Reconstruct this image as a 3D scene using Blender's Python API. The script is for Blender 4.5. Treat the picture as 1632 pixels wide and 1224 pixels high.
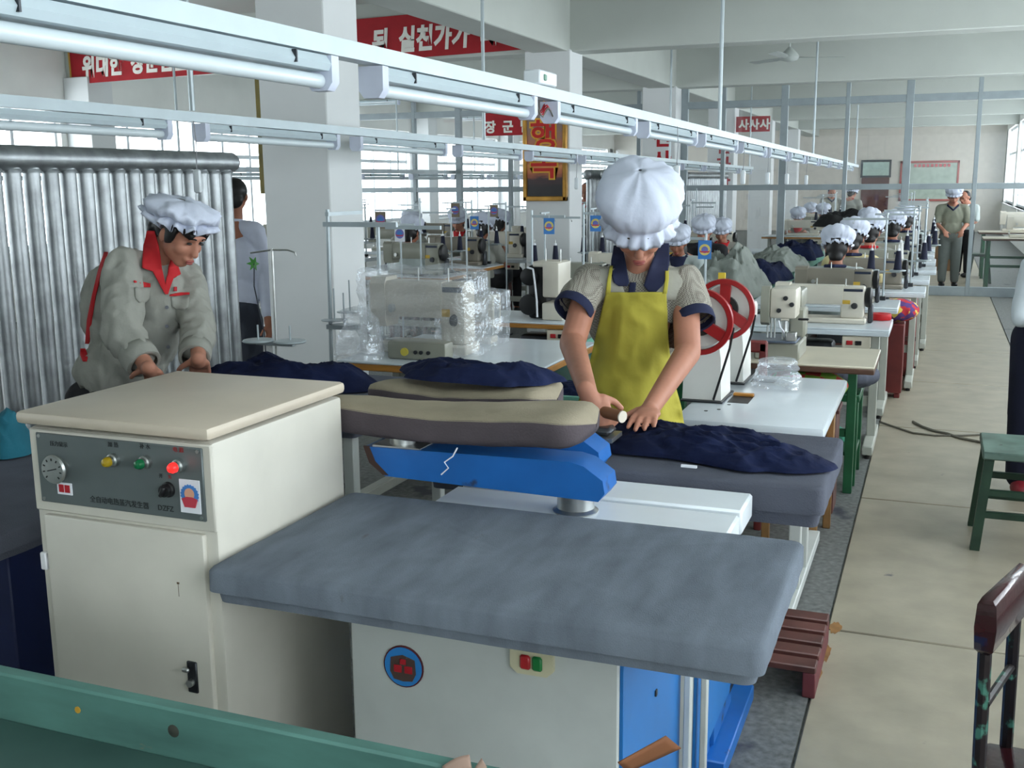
import bpy, bmesh, math, random
import numpy as np
from mathutils import Vector, Matrix, noise
from mathutils.bvhtree import BVHTree
PI = math.pi
scene = bpy.context.scene
C = scene.collection
for o in list(bpy.data.objects): bpy.data.objects.remove(o)
random.seed(7)

# ------------------------------------------------------------------ camera
FPX, CAMH = 1700.0, 1.62           # focal length in pixels of the 1632 px wide frame, eye height
_d = Vector((1500 - 816, 284 - 612, FPX)).normalized()       # room depth axis (+Y) in camera axes
_a = 0.0095
_v = Vector((_a, 1, -(_a * _d.x + _d.y) / _d.z)).normalized()  # down
_x = _v.cross(_d)
RW = Matrix((_x, _d, -_v))         # camera (right, down, forward) -> world
cam = bpy.data.cameras.new('camera'); camo = bpy.data.objects.new('camera', cam); C.objects.link(camo)
cam.sensor_width = 36; cam.lens = 36 * FPX / 1632; cam.clip_start = .05; cam.clip_end = 200
_c = RW.transposed()
right, down, fwd = RW.col[0], RW.col[1], RW.col[2]
camo.matrix_world = Matrix(((right.x, -down.x, -fwd.x, 0), (right.y, -down.y, -fwd.y, 0), (right.z, -down.z, -fwd.z, CAMH), (0, 0, 0, 1)))
scene.camera = camo
EYE = Vector((0, 0, CAMH))
def ray(px, py): return RW @ Vector(((px - 816) / FPX, (py - 612) / FPX, 1))
def D(px, py, d): return EYE + ray(px, py) * d               # photo pixel at optical depth d
def Wy(px, py, y): r = ray(px, py); return EYE + r * (y / r.y)
def Wx(px, py, x): r = ray(px, py); return EYE + r * (x / r.x)
def Wz(px, py, z): r = ray(px, py); return EYE + r * ((z - CAMH) / r.z)

# ------------------------------------------------------------------ world, light, exposure
XR, XL, YB, YF, ZC, ZB = 1.75, -10.4, -5.0, 35.8, 3.58, 2.95   # right wall, left wall, back, far wall, ceiling, beam underside
XC = -3.65
world = bpy.data.worlds.new('overcast_sky'); scene.world = world; world.use_nodes = True
nt = world.node_tree; bg = nt.nodes['Background']
bg.inputs[0].default_value = (.86, .95, 1, 1); bg.inputs[1].default_value = 8.0
def portal(name, loc, rot, sx, sy):
    l = bpy.data.lights.new(name, 'AREA'); l.shape = 'RECTANGLE'; l.size = sx; l.size_y = sy
    l.cycles.is_portal = True
    o = bpy.data.objects.new(name, l); C.objects.link(o); o.location = loc; o.rotation_euler = rot
scene.view_settings.view_transform = 'Standard'; scene.view_settings.look = 'None'
scene.view_settings.exposure = -0.15; scene.view_settings.gamma = 1; scene.view_settings.use_curve_mapping = False
BAYS = [6.05 + 4.85 * k for k in range(-2, 7)]               # column lines
for k in range(len(BAYS) - 1):
    y0, y1 = BAYS[k] + .5, BAYS[k + 1] - .1
    portal('window_daylight', (XR + .02, (y0 + y1) / 2, 1.95), (0, PI / 2, 0), 2.1, y1 - y0)
    portal('window_daylight', (XL - .02, (y0 + y1) / 2, 1.77), (0, -PI / 2, 0), 1.85, y1 - y0)

# ------------------------------------------------------------------ materials
def lin(c):
    return tuple(((x / 255) / 12.92 if x / 255 <= .04045 else ((x / 255 + .055) / 1.055) ** 2.4) for x in c[:3]) + (1,)
MATS = {}
def M(name, rgb, rough=.5, metal=0, var=.08, scale=6, bump=0, bscale=60, spec=.4, spots=None, stretch=None, emit=None, coat=0):
    """procedural principled: noise-varied colour, optional bump, optional second colour in spots (rgb, threshold, scale)"""
    if name in MATS: return MATS[name]
    m = bpy.data.materials.new(name); m.use_nodes = True; n = m.node_tree.nodes; L = m.node_tree.links
    b = n['Principled BSDF']; b.inputs['Roughness'].default_value = rough; b.inputs['Metallic'].default_value = metal
    b.inputs['Specular IOR Level'].default_value = spec; b.inputs['Coat Weight'].default_value = coat
    tc = n.new('ShaderNodeTexCoord'); vec = tc.outputs['Object']
    if stretch:
        mp = n.new('ShaderNodeMapping'); mp.inputs['Scale'].default_value = stretch; L.new(vec, mp.inputs[0]); vec = mp.outputs[0]
    tx = n.new('ShaderNodeTexNoise'); tx.inputs['Scale'].default_value = scale; tx.inputs['Detail'].default_value = 5; L.new(vec, tx.inputs[0])
    rp = n.new('ShaderNodeValToRGB'); c = lin(rgb)
    rp.color_ramp.elements[0].position = .3; rp.color_ramp.elements[1].position = .7
    rp.color_ramp.elements[0].color = tuple(x * (1 - var * 2) for x in c[:3]) + (1,)
    rp.color_ramp.elements[1].color = tuple(min(1, x * (1 + var)) for x in c[:3]) + (1,)
    L.new(tx.outputs[0], rp.inputs[0]); out = rp.outputs[0]
    if spots:
        t2 = n.new('ShaderNodeTexNoise'); t2.inputs['Scale'].default_value = spots[2]; t2.inputs['Detail'].default_value = 6; L.new(vec, t2.inputs[0])
        r2 = n.new('ShaderNodeValToRGB'); r2.color_ramp.elements[0].position = spots[1]; r2.color_ramp.elements[1].position = min(1, spots[1] + .06); L.new(t2.outputs[0], r2.inputs[0])
        mx = n.new('ShaderNodeMix'); mx.data_type = 'RGBA'; L.new(r2.outputs[0], mx.inputs[0]); L.new(out, mx.inputs[6]); mx.inputs[7].default_value = lin(spots[0]); out = mx.outputs[2]
    L.new(out, b.inputs['Base Color'])
    if bump:
        t3 = n.new('ShaderNodeTexNoise'); t3.inputs['Scale'].default_value = bscale; t3.inputs['Detail'].default_value = 4; L.new(vec, t3.inputs[0])
        bp = n.new('ShaderNodeBump'); bp.inputs['Strength'].default_value = bump; bp.inputs['Distance'].default_value = .01; L.new(t3.outputs[0], bp.inputs['Height']); L.new(bp.outputs[0], b.inputs['Normal'])
    if emit:
        b.inputs['Emission Color'].default_value = lin(emit[0]); b.inputs['Emission Strength'].default_value = emit[1]
    MATS[name] = m; return m
def weave(name, rgb, rgb2, scale, rough=.9, bands='Z'):
    """cloth with a fine woven grid"""
    m = M(name, rgb, rough, var=.06, scale=9, bump=.15, bscale=300, spec=.1); n = m.node_tree.nodes; L = m.node_tree.links
    b = n['Principled BSDF']; src = b.inputs['Base Color'].links[0].from_socket
    tc = n.new('ShaderNodeTexCoord'); ck = n.new('ShaderNodeTexChecker'); ck.inputs['Scale'].default_value = scale; L.new(tc.outputs['Object'], ck.inputs[0])
    mx = n.new('ShaderNodeMix'); mx.data_type = 'RGBA'; L.new(ck.outputs[1], mx.inputs[0]); L.new(src, mx.inputs[6]); mx.inputs[7].default_value = lin(rgb2); L.new(mx.outputs[2], b.inputs['Base Color'])
    return m
def glassy(name, rgb, alpha, rough=.1, gl=.5, bump=0):
    """thin clear sheet: transparent mixed with a glossy/diffuse film"""
    m = bpy.data.materials.new(name); m.use_nodes = True; n = m.node_tree.nodes; L = m.node_tree.links
    n.remove(n['Principled BSDF']); out = n['Material Output']
    t = n.new('ShaderNodeBsdfTransparent'); g = n.new('ShaderNodeBsdfGlossy'); g.inputs['Roughness'].default_value = rough; d = n.new('ShaderNodeBsdfDiffuse')
    g.inputs['Color'].default_value = lin((240, 245, 250)); d.inputs['Color'].default_value = lin(rgb)
    m1 = n.new('ShaderNodeMixShader'); m1.inputs[0].default_value = gl; L.new(d.outputs[0], m1.inputs[1]); L.new(g.outputs[0], m1.inputs[2])
    m2 = n.new('ShaderNodeMixShader'); m2.inputs[0].default_value = alpha; L.new(t.outputs[0], m2.inputs[1]); L.new(m1.outputs[0], m2.inputs[2]); L.new(m2.outputs[0], out.inputs[0])
    if bump:
        tc = n.new('ShaderNodeTexCoord'); t3 = n.new('ShaderNodeTexNoise'); t3.inputs['Scale'].default_value = 38; t3.inputs['Detail'].default_value = 3; L.new(tc.outputs['Object'], t3.inputs[0])
        bp = n.new('ShaderNodeBump'); bp.inputs['Strength'].default_value = bump; bp.inputs['Distance'].default_value = .02; L.new(t3.outputs[0], bp.inputs['Height']); L.new(bp.outputs[0], g.inputs['Normal'])
    MATS[name] = m; return m

# ------------------------------------------------------------------ geometry helpers
def rootloc(p):
    v = Vector((0, 0, 0))
    while p is not None: v = v + p.location; p = p.parent
    return v
class G:
    def __init__(s): s.bm = bmesh.new()
    def box(s, a, b, bev=0, seg=1, rot=None, piv=None):
        a = Vector(a); b = Vector(b); c = (a + b) / 2; h = b - a
        r = bmesh.ops.create_cube(s.bm, size=1, matrix=Matrix.Translation(c) @ Matrix.Diagonal((h.x, h.y, h.z, 1)))
        vs = r['verts']
        if bev:
            es = list({e for v in vs for e in v.link_edges})
            r = bmesh.ops.bevel(s.bm, geom=es, offset=min(bev, min(abs(h.x), abs(h.y), abs(h.z)) * .49), segments=seg, affect='EDGES', profile=.5)
            vs = list({v for f in r['faces'] for v in f.verts} | {v for v in vs if v.is_valid})
        if rot is not None:
            bmesh.ops.rotate(s.bm, verts=vs, cent=piv if piv is not None else c, matrix=rot)
        return s
    def rings(s, rings, cap=True, close=False):
        n = len(rings[0]); R = [[s.bm.verts.new(p) for p in r] for r in rings]
        m = len(R)
        for i in range(m if close else m - 1):
            A = R[i]; B = R[(i + 1) % m]
            for j in range(n): s.bm.faces.new((A[j], A[(j + 1) % n], B[(j + 1) % n], B[j]))
        if cap and not close:
            if n > 2: s.bm.faces.new(list(reversed(R[0]))); s.bm.faces.new(R[-1])
        return s
    def cyl(s, p0, p1, r0, r1=None, n=12, cap=True):
        p0 = Vector(p0); p1 = Vector(p1); r1 = r0 if r1 is None else r1; d = (p1 - p0).normalized()
        u = d.orthogonal().normalized(); w = d.cross(u)
        return s.rings([[p + (u * math.cos(t) + w * math.sin(t)) * r for t in [2 * PI * k / n for k in range(n)]] for p, r in ((p0, r0), (p1, r1))], cap)
    def tube(s, pts, r, n=8, close=False):
        pts = [Vector(p) for p in pts]; rr = r if isinstance(r, (list, tuple)) else [r] * len(pts)
        rings = []; u = None
        for i, p in enumerate(pts):
            if close: d = pts[(i + 1) % len(pts)] - pts[i - 1]
            else: d = pts[min(i + 1, len(pts) - 1)] - pts[max(i - 1, 0)]
            d.normalize()
            if u is None: u = d.orthogonal().normalized()
            else:
                u = u - d * u.dot(d); u.normalize()
            w = d.cross(u)
            rings.append([p + (u * math.cos(2 * PI * k / n) + w * math.sin(2 * PI * k / n)) * rr[i] for k in range(n)])
        return s.rings(rings, True, close)
    def ell(s, c, rad, rot=None, u=16, v=10):
        m = Matrix.Translation(Vector(c)) @ (rot.to_4x4() if rot is not None else Matrix()) @ Matrix.Diagonal((rad[0], rad[1], rad[2], 1))
        bmesh.ops.create_uvsphere(s.bm, u_segments=u, v_segments=v, radius=1, matrix=m); return s
    def lathe(s, prof, c, axis=(0, 0, 1), n=24, cap=True):
        c = Vector(c); d = Vector(axis).normalized(); u = d.orthogonal().normalized(); w = d.cross(u)
        return s.rings([[c + d * z + (u * math.cos(2 * PI * k / n) + w * math.sin(2 * PI * k / n)) * max(r, 1e-4) for k in range(n)] for r, z in prof], cap)
    def prism(s, poly, ax, a, b):
        i = 'xyz'.index(ax)
        def P(t, q): l = list(q); l.insert(i, t); return Vector(l)
        return s.rings([[P(a, q) for q in poly], [P(b, q) for q in poly]])
    def surf(s, fn, nu, nv, closeu=False, thick=0):
        V = [[s.bm.verts.new(fn(i / (nu if closeu else nu - 1), j / (nv - 1))) for i in range(nu)] for j in range(nv)]
        for j in range(nv - 1):
            for i in range(nu if closeu else nu - 1):
                k = (i + 1) % nu; s.bm.faces.new((V[j][i], V[j][k], V[j + 1][k], V[j + 1][i]))
        return s
    def out(s, name, mat, parent=None, ang=40, solid=0, jitter=None):
        bm = s.bm
        bmesh.ops.recalc_face_normals(bm, faces=bm.faces)
        if parent is not None:
            off = rootloc(parent)
            if off.length > 0: bmesh.ops.translate(bm, verts=bm.verts, vec=-off)
        me = bpy.data.meshes.new(name); bm.to_mesh(me); bm.free()
        return meshobj(name, me, mat, parent, ang, solid)
def meshobj(name, me, mat, parent=None, ang=40, solid=0):
    for p in me.polygons: p.use_smooth = True
    if ang < 180: me.set_sharp_from_angle(angle=math.radians(ang))
    me.materials.clear(); me.materials.append(mat if not isinstance(mat, str) else MATS[mat])
    o = bpy.data.objects.new(name, me); C.objects.link(o)
    if parent is not None: o.parent = parent
    if solid:
        md = o.modifiers.new('thickness', 'SOLIDIFY'); md.thickness = solid; md.offset = 0
    return o
def tag(o, label, cat, group=None):
    o['label'] = label; o['category'] = cat
    if group: o['group'] = group
    return o
def thing(name, label, cat, loc=(0, 0, 0), group=None):
    o = bpy.data.objects.new(name, None); o.empty_display_size = .1; C.objects.link(o); o.location = loc
    return tag(o, label, cat, group)
def struct(o): o['kind'] = 'structure'; return o
def B(name, mat, parent, a, b, bev=.004, **k): return G().box(a, b, bev, **k).out(name, mat, parent)
def copy_tree(o, loc=None, rotz=None, label=None, parent=None, group=None, scale=None):
    c = o.copy(); C.objects.link(c)
    if parent is not None: c.parent = parent
    if loc is not None: c.location = loc
    if rotz is not None: c.rotation_euler = (0, 0, rotz)
    if scale is not None: c.scale = scale
    if label: c['label'] = label
    if group: c['group'] = group
    for ch in [x for x in o.children]: copy_tree(ch, parent=c)
    return c
def remat(o, table):
    """swap materials on a copied tree (own mesh copies)"""
    for ch in [o] + list(o.children_recursive):
        if ch.type == 'MESH' and ch.data.materials[0].name in table:
            ch.data = ch.data.copy(); ch.data.materials[0] = MATS[table[ch.data.materials[0].name]]
ORD = ['first', 'second', 'third', 'fourth', 'fifth', 'sixth', 'seventh', 'eighth', 'ninth', 'tenth', 'eleventh', 'twelfth', 'thirteenth', 'fourteenth', 'fifteenth', 'sixteenth', 'seventeenth', 'eighteenth', 'nineteenth', 'twentieth', 'twenty-first', 'twenty-second']
def textmesh(name, s, size, mat, parent, origin, xdir, zdir, extrude=.002, bold=0, align='LEFT', tall=1.0):
    """flat lettering: origin = lower left, xdir = reading direction, zdir = up, all in world axes"""
    cu = bpy.data.curves.new(name, 'FONT'); cu.body = s; cu.size = size; cu.extrude = extrude; cu.offset = bold; cu.align_x = align; cu.resolution_u = 3
    t = bpy.data.objects.new(name, cu); C.objects.link(t)
    dg = bpy.context.evaluated_depsgraph_get(); me = bpy.data.meshes.new_from_object(t.evaluated_get(dg))
    bpy.data.objects.remove(t)
    xd = Vector(xdir).normalized(); zd = Vector(zdir).normalized(); yd = xd.cross(zd)
    og = Vector(origin) - (rootloc(parent) if parent is not None else Vector())
    # text local: x reading, y up, z out of the page
    m = Matrix((( xd.x, zd.x, -0 + (xd.cross(zd)).x, og.x), (xd.y, zd.y, (xd.cross(zd)).y, og.y), (xd.z, zd.z, (xd.cross(zd)).z, og.z), (0, 0, 0, 1)))
    me.transform(m @ Matrix.Diagonal((1, tall, 1, 1)))
    return meshobj(name, me, mat, parent, 30)
def blob(prims, voxel=.01, smooth=6, disp=None):
    """one continuous surface from overlapping ellipsoids ('e', centre, radii, rot) and tapered limbs ('c', p0, p1, r0, r1)"""
    g = G()
    for p in prims:
        if p[0] == 'e': g.ell(p[1], p[2], p[3] if len(p) > 3 else None, 20, 14)
        else:
            a = Vector(p[1]); b = Vector(p[2]); r0, r1 = p[3], p[4]; n = max(2, int((b - a).length / max(min(r0, r1), .004)) + 1)
            d = b - a
            if d.length < 1e-6: continue
            dd = d.normalized(); pr = []
            for k in range(5): t = PI / 2 * (1 - k / 4); pr.append((r0 * math.cos(t), -r0 * math.sin(t)))
            for k in range(5): t = PI / 2 * k / 4; pr.append((r1 * math.cos(t), d.length + r1 * math.sin(t)))
            g.lathe(pr, a, dd, 14)
    bmesh.ops.recalc_face_normals(g.bm, faces=g.bm.faces)
    me = bpy.data.meshes.new('blob'); g.bm.to_mesh(me); g.bm.free()
    o = bpy.data.objects.new('blob', me); C.objects.link(o)
    md = o.modifiers.new('r', 'REMESH'); md.mode = 'VOXEL'; md.voxel_size = voxel
    if smooth: ms = o.modifiers.new('s', 'SMOOTH'); ms.factor = .5; ms.iterations = smooth
    dg = bpy.context.evaluated_depsgraph_get(); me2 = bpy.data.meshes.new_from_object(o.evaluated_get(dg))
    bpy.data.objects.remove(o); bpy.data.meshes.remove(me)
    if disp:
        co = np.empty(len(me2.vertices) * 3); me2.vertices.foreach_get('co', co); no = np.empty_like(co); me2.vertices.foreach_get('normal', no)
        co = co.reshape(-1, 3); no = no.reshape(-1, 3)
        d = np.array([disp(Vector(c)) for c in co]); co = co + no * d[:, None]
        me2.vertices.foreach_set('co', co.ravel()); me2.update()
    return me2
def place(me, name, mat, parent, ang=180):
    off = rootloc(parent)
    if off.length > 0: me.transform(Matrix.Translation(-off))
    return meshobj(name, me, mat, parent, ang)
def fold(s=1., a=.006, f=9.):
    """cloth wrinkles: stretched ridged noise"""
    def d(p):
        q = Vector((p.x * f * 1.6, p.y * f * 1.6, p.z * f * .7)) * s
        return a * (1 - 2 * abs(noise.noise(q))) + a * .5 * noise.noise(q * 2.3)
    return d
# ------------------------------------------------------------------ material palette
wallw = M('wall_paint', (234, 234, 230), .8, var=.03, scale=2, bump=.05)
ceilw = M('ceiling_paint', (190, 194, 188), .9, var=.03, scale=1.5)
colw = M('column_paint', (222, 224, 224), .6, var=.02, scale=2)
terr = M('grey_terrazzo', (112, 114, 112), .55, var=.22, scale=40, spots=((60, 62, 72), .62, 3.5))
slabm = M('beige_terrazzo_slab', (158, 150, 132), .38, var=.09, scale=5, spots=((92, 90, 92), .70, 7), bump=.03)
alu = M('pale_grey_metal', (176, 186, 190), .35, metal=.3, var=.05)
white = M('white_enamel', (226, 232, 236), .3, var=.03)
channel = M('white_lamp_channel', (190, 204, 210), .3, var=.03)
tubem = M('fluorescent_tube', (206, 216, 220), .18, var=.01)
steel = M('brushed_steel', (196, 198, 196), .36, metal=1, var=.1, scale=20)
dsteel = M('dark_steel', (70, 72, 76), .4, metal=.8, var=.15)
black = M('black_plastic', (24, 24, 26), .45, var=.1)
silver = M('aluminium_paint', (164, 168, 170), .40, metal=.85, var=.16, scale=9, bump=.12, bscale=40)
redm = M('banner_red', (168, 26, 36), .7, var=.08)
letterw = M('banner_lettering', (238, 236, 228), .7, var=.03)
redink = M('red_brush_ink', (176, 28, 40), .7)
gold = M('gold_frame', (186, 138, 62), .35, metal=.5, var=.2)
olive = M('olive_frame', (126, 112, 48), .5, var=.15)
wood = M('wood_edge', (172, 118, 52), .45, var=.15, scale=3, stretch=(2, 2, 14))
brownp = M('brown_painted_wood', (92, 54, 48), .5, var=.2, scale=8)
cable = M('grey_cable', (104, 100, 90), .6)
glass = glassy('window_glass', (220, 235, 240), .07, .02, .8)
cardw = M('card_white', (228, 230, 236), .7, var=.02)
cardb = M('emblem_blue', (70, 130, 200), .6); cardy = M('emblem_yellow', (226, 208, 120), .6); cardr = M('emblem_red', (196, 62, 78), .6); cardp = M('emblem_violet', (112, 118, 190), .6)

# ------------------------------------------------------------------ floor, ceiling, columns, beams
fl = struct(G().box((XL - .3, YB - .3, -.25), (XR + .3, YF + .3, -.012)).out('floor', terr))
fl['label'] = 'grey speckled terrazzo floor with a beige slab aisle'
B('floor_panel', terr, fl, (XL, YB, -.02), (-.295, YF, 0), 0); B('floor_panel', terr, fl, (.735, YB, -.02), (XR, YF, 0), 0)
j = [3.84 + 1.76 * k for k in range(-5, 19)]
for k in range(len(j) - 1): B('aisle_slab', slabm, fl, (-.288, j[k] + .005, -.02), (.725, j[k + 1] - .005, 0), .004)
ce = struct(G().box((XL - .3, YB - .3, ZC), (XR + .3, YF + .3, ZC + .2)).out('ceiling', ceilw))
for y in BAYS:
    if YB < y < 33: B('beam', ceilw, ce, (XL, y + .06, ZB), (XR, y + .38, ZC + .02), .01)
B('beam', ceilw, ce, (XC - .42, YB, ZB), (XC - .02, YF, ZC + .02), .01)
ncol = 0
for y in BAYS[1:] :
    if y > 34: continue
    c = struct(G().box((XC - .5, y, -.01), (XC, y + .43, ZB + .02), .008).out('column', colw)); c['label'] = 'white square column, %s in the row along the sewing lines' % ORD[ncol]; ncol += 1
    c['category'] = 'column'
    p = struct(G().box((XL, y, -.01), (XL + .4, y + .43, ZB + .02), .008).out('trim_%d' % ncol, colw))
def winwall(side, x0, x1, zs, zt):
    inner = x1 if side == 'left' else x0
    g = G().box((x0, YB, -.1), (x1, YF, zs)).box((x0, YB, zt), (x1, YF, ZC + .1))
    for y in BAYS + [YF - .4]: g.box((x0, max(y - .1, YB), zs - .01), (x1, y + .5, zt + .01))
    w = struct(g.out('wall_' + side, wallw)); n = 0
    B('window_sill', colw, w, (x0 - .04, YB, zs - .04), (x1 + .04, YF, zs), .01)
    xm = (x0 + x1) / 2
    for k in range(len(BAYS) - 1):  # first bay lies out of view; its windows are added for fill light
        y0, y1 = BAYS[k] + .5, BAYS[k + 1] - .1
        n += 1; f = thing('window_%d' % (n if side == 'right' else n + 20), 'x', 'x', (xm, y0, zs)); del f['label'], f['category']; struct(f)
        zm = zs + (zt - zs) * .66
        fr = G()
        for z in (zs + .03, zm, zt - .03): fr.box((xm - .03, y0, z - .03), (xm + .03, y1, z + .03))
        m = 6; ys = [y0 + (y1 - y0) * i / m for i in range(m + 1)]
        for i, y in enumerate(ys): fr.box((xm - .035, y - .025, zs), (xm + .035, y + .025, zt))
        fr.out('window_frame', white, f)
        for i in range(m):
            for z0, z1 in ((zs + .05, zm - .03), (zm + .03, zt - .06)):
                B('pane', glass, f, (xm - .003, ys[i] + .02, z0), (xm + .003, ys[i + 1] - .02, z1), 0)
    return w
winwall('right', XR, XR + .24, .9, 3.0)
winwall('left', XL - .24, XL, .85, 2.68)
struct(G().box((XL - .3, YF, -.1), (XR + .3, YF + .2, ZC + .1)).out('wall_far', M('far_wall_paint', (206, 200, 190), .8, var=.03)))
struct(G().box((XL - .3, YB - .2, -.1), (XR + .3, YB, ZC + .1)).out('wall_back', wallw))

# far door and notice board
fd = thing('door_1', 'x', 'x', (-1.95, YF, 0)); del fd['label'], fd['category']; struct(fd)
B('door_leaf', M('dark_red_door', (84, 34, 28), .45, var=.12), fd, (-2.32, YF - .06, 0), (-1.5, YF - .01, 1.66))
B('transom_frame', dsteel, fd, (-2.36, YF - .07, 1.66), (-1.46, YF - .01, 2.2)); B('transom_pane', M('transom_glass', (170, 190, 180), .15), fd, (-2.3, YF - .09, 1.72), (-1.52, YF - .06, 2.13))
nb = thing('notice_board', 'pale green notice board with a red border on the far wall', 'notice board', (-.4, YF, .9))
B('board', M('board_green', (176, 190, 178), .6), nb, (-1.2, YF - .03, .95), (.5, YF, 2.13))
for a, b in (((-1.2, 2.08), (.5, 2.15)), ((-1.2, .93), (.5, .99)), ((-1.2, .93), (-1.14, 2.15)), ((.44, .93), (.5, 2.15))): B('border', M('board_border', (170, 96, 92), .6), nb, (a[0], YF - .05, a[1]), (b[0], YF - .02, b[1]))
for k in range(9): B('heading_mark', M('heading_pink', (206, 110, 116), .6), nb, (-.8 + k * .12, YF - .06, 1.96), (-.72 + k * .12, YF - .03, 2.05))

# ------------------------------------------------------------------ slogan banner on the second beam
BY = 10.96
bn = thing('slogan_banner', 'long red slogan banner with white lettering on the ceiling beam', 'banner', (-6.2, BY, 2.96))
B('cloth', redm, bn, (-10.28, BY - .03, 2.96), (-4.1, BY - .012, 3.42), .002)
for s_, x_, st_ in (('위대한 장군님을 모', -10.1, .215), ('된 실천가가 되', -5.98, .215)):
    for ch in s_:
        if ch == ' ': x_ += st_ * .55; continue
        textmesh('letter', ch, .225, letterw, bn, (x_, BY - .034, 3.055), (1, 0, 0), (.10, 0, 1), .003, .010, tall=1.25); x_ += st_
bn.rotation_euler = (0, -.018, 0)
B('edge_trim', M('banner_trim', (196, 150, 60), .5), bn, (-10.3, BY - .035, 2.95), (-10.275, BY - .012, 3.43), 0)
for i, (x0, x1, y, z0, z1, tx, lb) in enumerate(((-6.85, -5.9, 16.1, 2.35, 2.7, '장군님', 'small red banner with white lettering hanging beyond the framed sunset poster'), (-3.62, -3.0, 20.6, 2.5, 2.78, '사사사', 'small red banner with white lettering behind the third column'))):
    b2 = thing('small_banner', lb, 'banner', (x0, y, z0)); B('cloth', redm, b2, (x0, y - .03, z0), (x1, y, z1), .002)
    for q_, ch in enumerate(tx): textmesh('letter', ch, .2, letterw, b2, (x0 + .05 + q_ * (x1 - x0) / 3.2, y - .034, z0 + .06), (1, 0, 0), (0, 0, 1), .002, .008)

# ------------------------------------------------------------------ framed sunset poster (second column), frame edge on first column, brush slogans on later columns
def sunset():
    m = bpy.data.materials.new('sunset_print'); m.use_nodes = True; n = m.node_tree.nodes; L = m.node_tree.links; b = n['Principled BSDF']; b.inputs['Roughness'].default_value = .35
    tc = n.new('ShaderNodeTexCoord'); sp = n.new('ShaderNodeSeparateXYZ'); L.new(tc.outputs['Object'], sp.inputs[0])
    no = n.new('ShaderNodeTexNoise'); no.inputs['Scale'].default_value = 4; no.inputs['Detail'].default_value = 4; mp = n.new('ShaderNodeMapping'); mp.inputs['Scale'].default_value = (1, 1, 4); L.new(tc.outputs['Object'], mp.inputs[0]); L.new(mp.outputs[0], no.inputs[0])
    ma = n.new('ShaderNodeMath'); ma.operation = 'MULTIPLY_ADD'; L.new(no.outputs[0], ma.inputs[0]); ma.inputs[1].default_value = .18; L.new(sp.outputs['Z'], ma.inputs[2])
    r = n.new('ShaderNodeValToRGB'); e = r.color_ramp.elements
    st = [(.09, (16, 14, 16)), (.2, (30, 24, 28)), (.29, (60, 36, 40)), (.36, (196, 104, 62)), (.43, (226, 150, 84)), (.5, (140, 62, 54)), (.62, (196, 108, 70)), (.78, (150, 118, 106)), (1.05, (122, 118, 118))]
    e[0].position = st[0][0] / 1.2; e[0].color = lin(st[0][1]); e[1].position = st[-1][0] / 1.2; e[1].color = lin(st[-1][1])
    for p, c in st[1:-1]: q = e.new(p / 1.2); q.color = lin(c)
    mu = n.new('ShaderNodeMath'); mu.operation = 'DIVIDE'; L.new(ma.outputs[0], mu.inputs[0]); mu.inputs[1].default_value = 1.2; L.new(mu.outputs[0], r.inputs[0]); L.new(r.outputs[0], b.inputs['Base Color']); MATS['sunset_print'] = m; return m
PY = BAYS[3]
px0, px1, pz0, pz1 = XC - .48, XC - .05, 1.45, 2.50
po = thing('framed_poster', 'gold-framed sunset poster with red and yellow lettering on a column', 'poster', (px0, PY, pz0))
G().box((px0, PY - .04, pz0), (px1, PY - .005, pz1)).out('print', sunset(), po)
for a, b in (((px0 - .03, pz0 - .03), (px1 + .03, pz0 + .02)), ((px0 - .03, pz1 - .02), (px1 + .03, pz1 + .03)), ((px0 - .03, pz0 - .03), (px0 + .015, pz1 + .03)), ((px1 - .015, pz0 - .03), (px1 + .03, pz1 + .03))):
    B('frame_bar', gold, po, (a[0], PY - .06, a[1]), (b[0], PY, b[1]), .008)
ylet = M('poster_yellow', (232, 176, 60), .5)
for ch, z in (('행', 1.98), ('복', 1.69)):
    textmesh('letter_outline', ch, .34, ylet, po, (px0 + .05, PY - .043, z), (1, 0, 0), (0, 0, 1), .002, .022)
    textmesh('letter', ch, .34, M('poster_red', (200, 32, 24), .5), po, (px0 + .05, PY - .048, z), (1, 0, 0), (0, 0, 1), .002, .006)
B('letter_block', 'poster_yellow', po, (px0 + .2, PY - .045, 2.29), (px0 + .31, PY - .04, 2.46), .01); B('letter_block', 'poster_red', po, (px0 + .22, PY - .05, 2.31), (px0 + .29, PY - .044, 2.46), .01)
ef = thing('framed_picture', 'olive-framed picture on the hidden side of the nearest column', 'picture', (XC - .5, BAYS[2], 1.55))
B('picture_frame', olive, ef, (XC - .545, BAYS[2] + .02, 1.56), (XC - .5, BAYS[2] + .41, 2.62)); B('picture_print', cardw, ef, (XC - .55, BAYS[2] + .06, 1.6), (XC - .54, BAYS[2] + .37, 2.58), 0)
for k, (y, ss, lb) in enumerate(((BAYS[4], '전산과', 'red vertical brush lettering painted on the third column'), (BAYS[5], '산과학', 'red vertical brush lettering painted on the fourth column'))):
    t = thing('slogan_lettering', lb, 'lettering', (XC - .4, y, 1.6), 'vertical column slogans')
    for i, ch in enumerate(ss): textmesh('letter', ch, .3, redink, t, (XC - .33, y - .004, 2.14 - i * .34), (1, 0, 0), (0, 0, 1), .002, .01)

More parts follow.
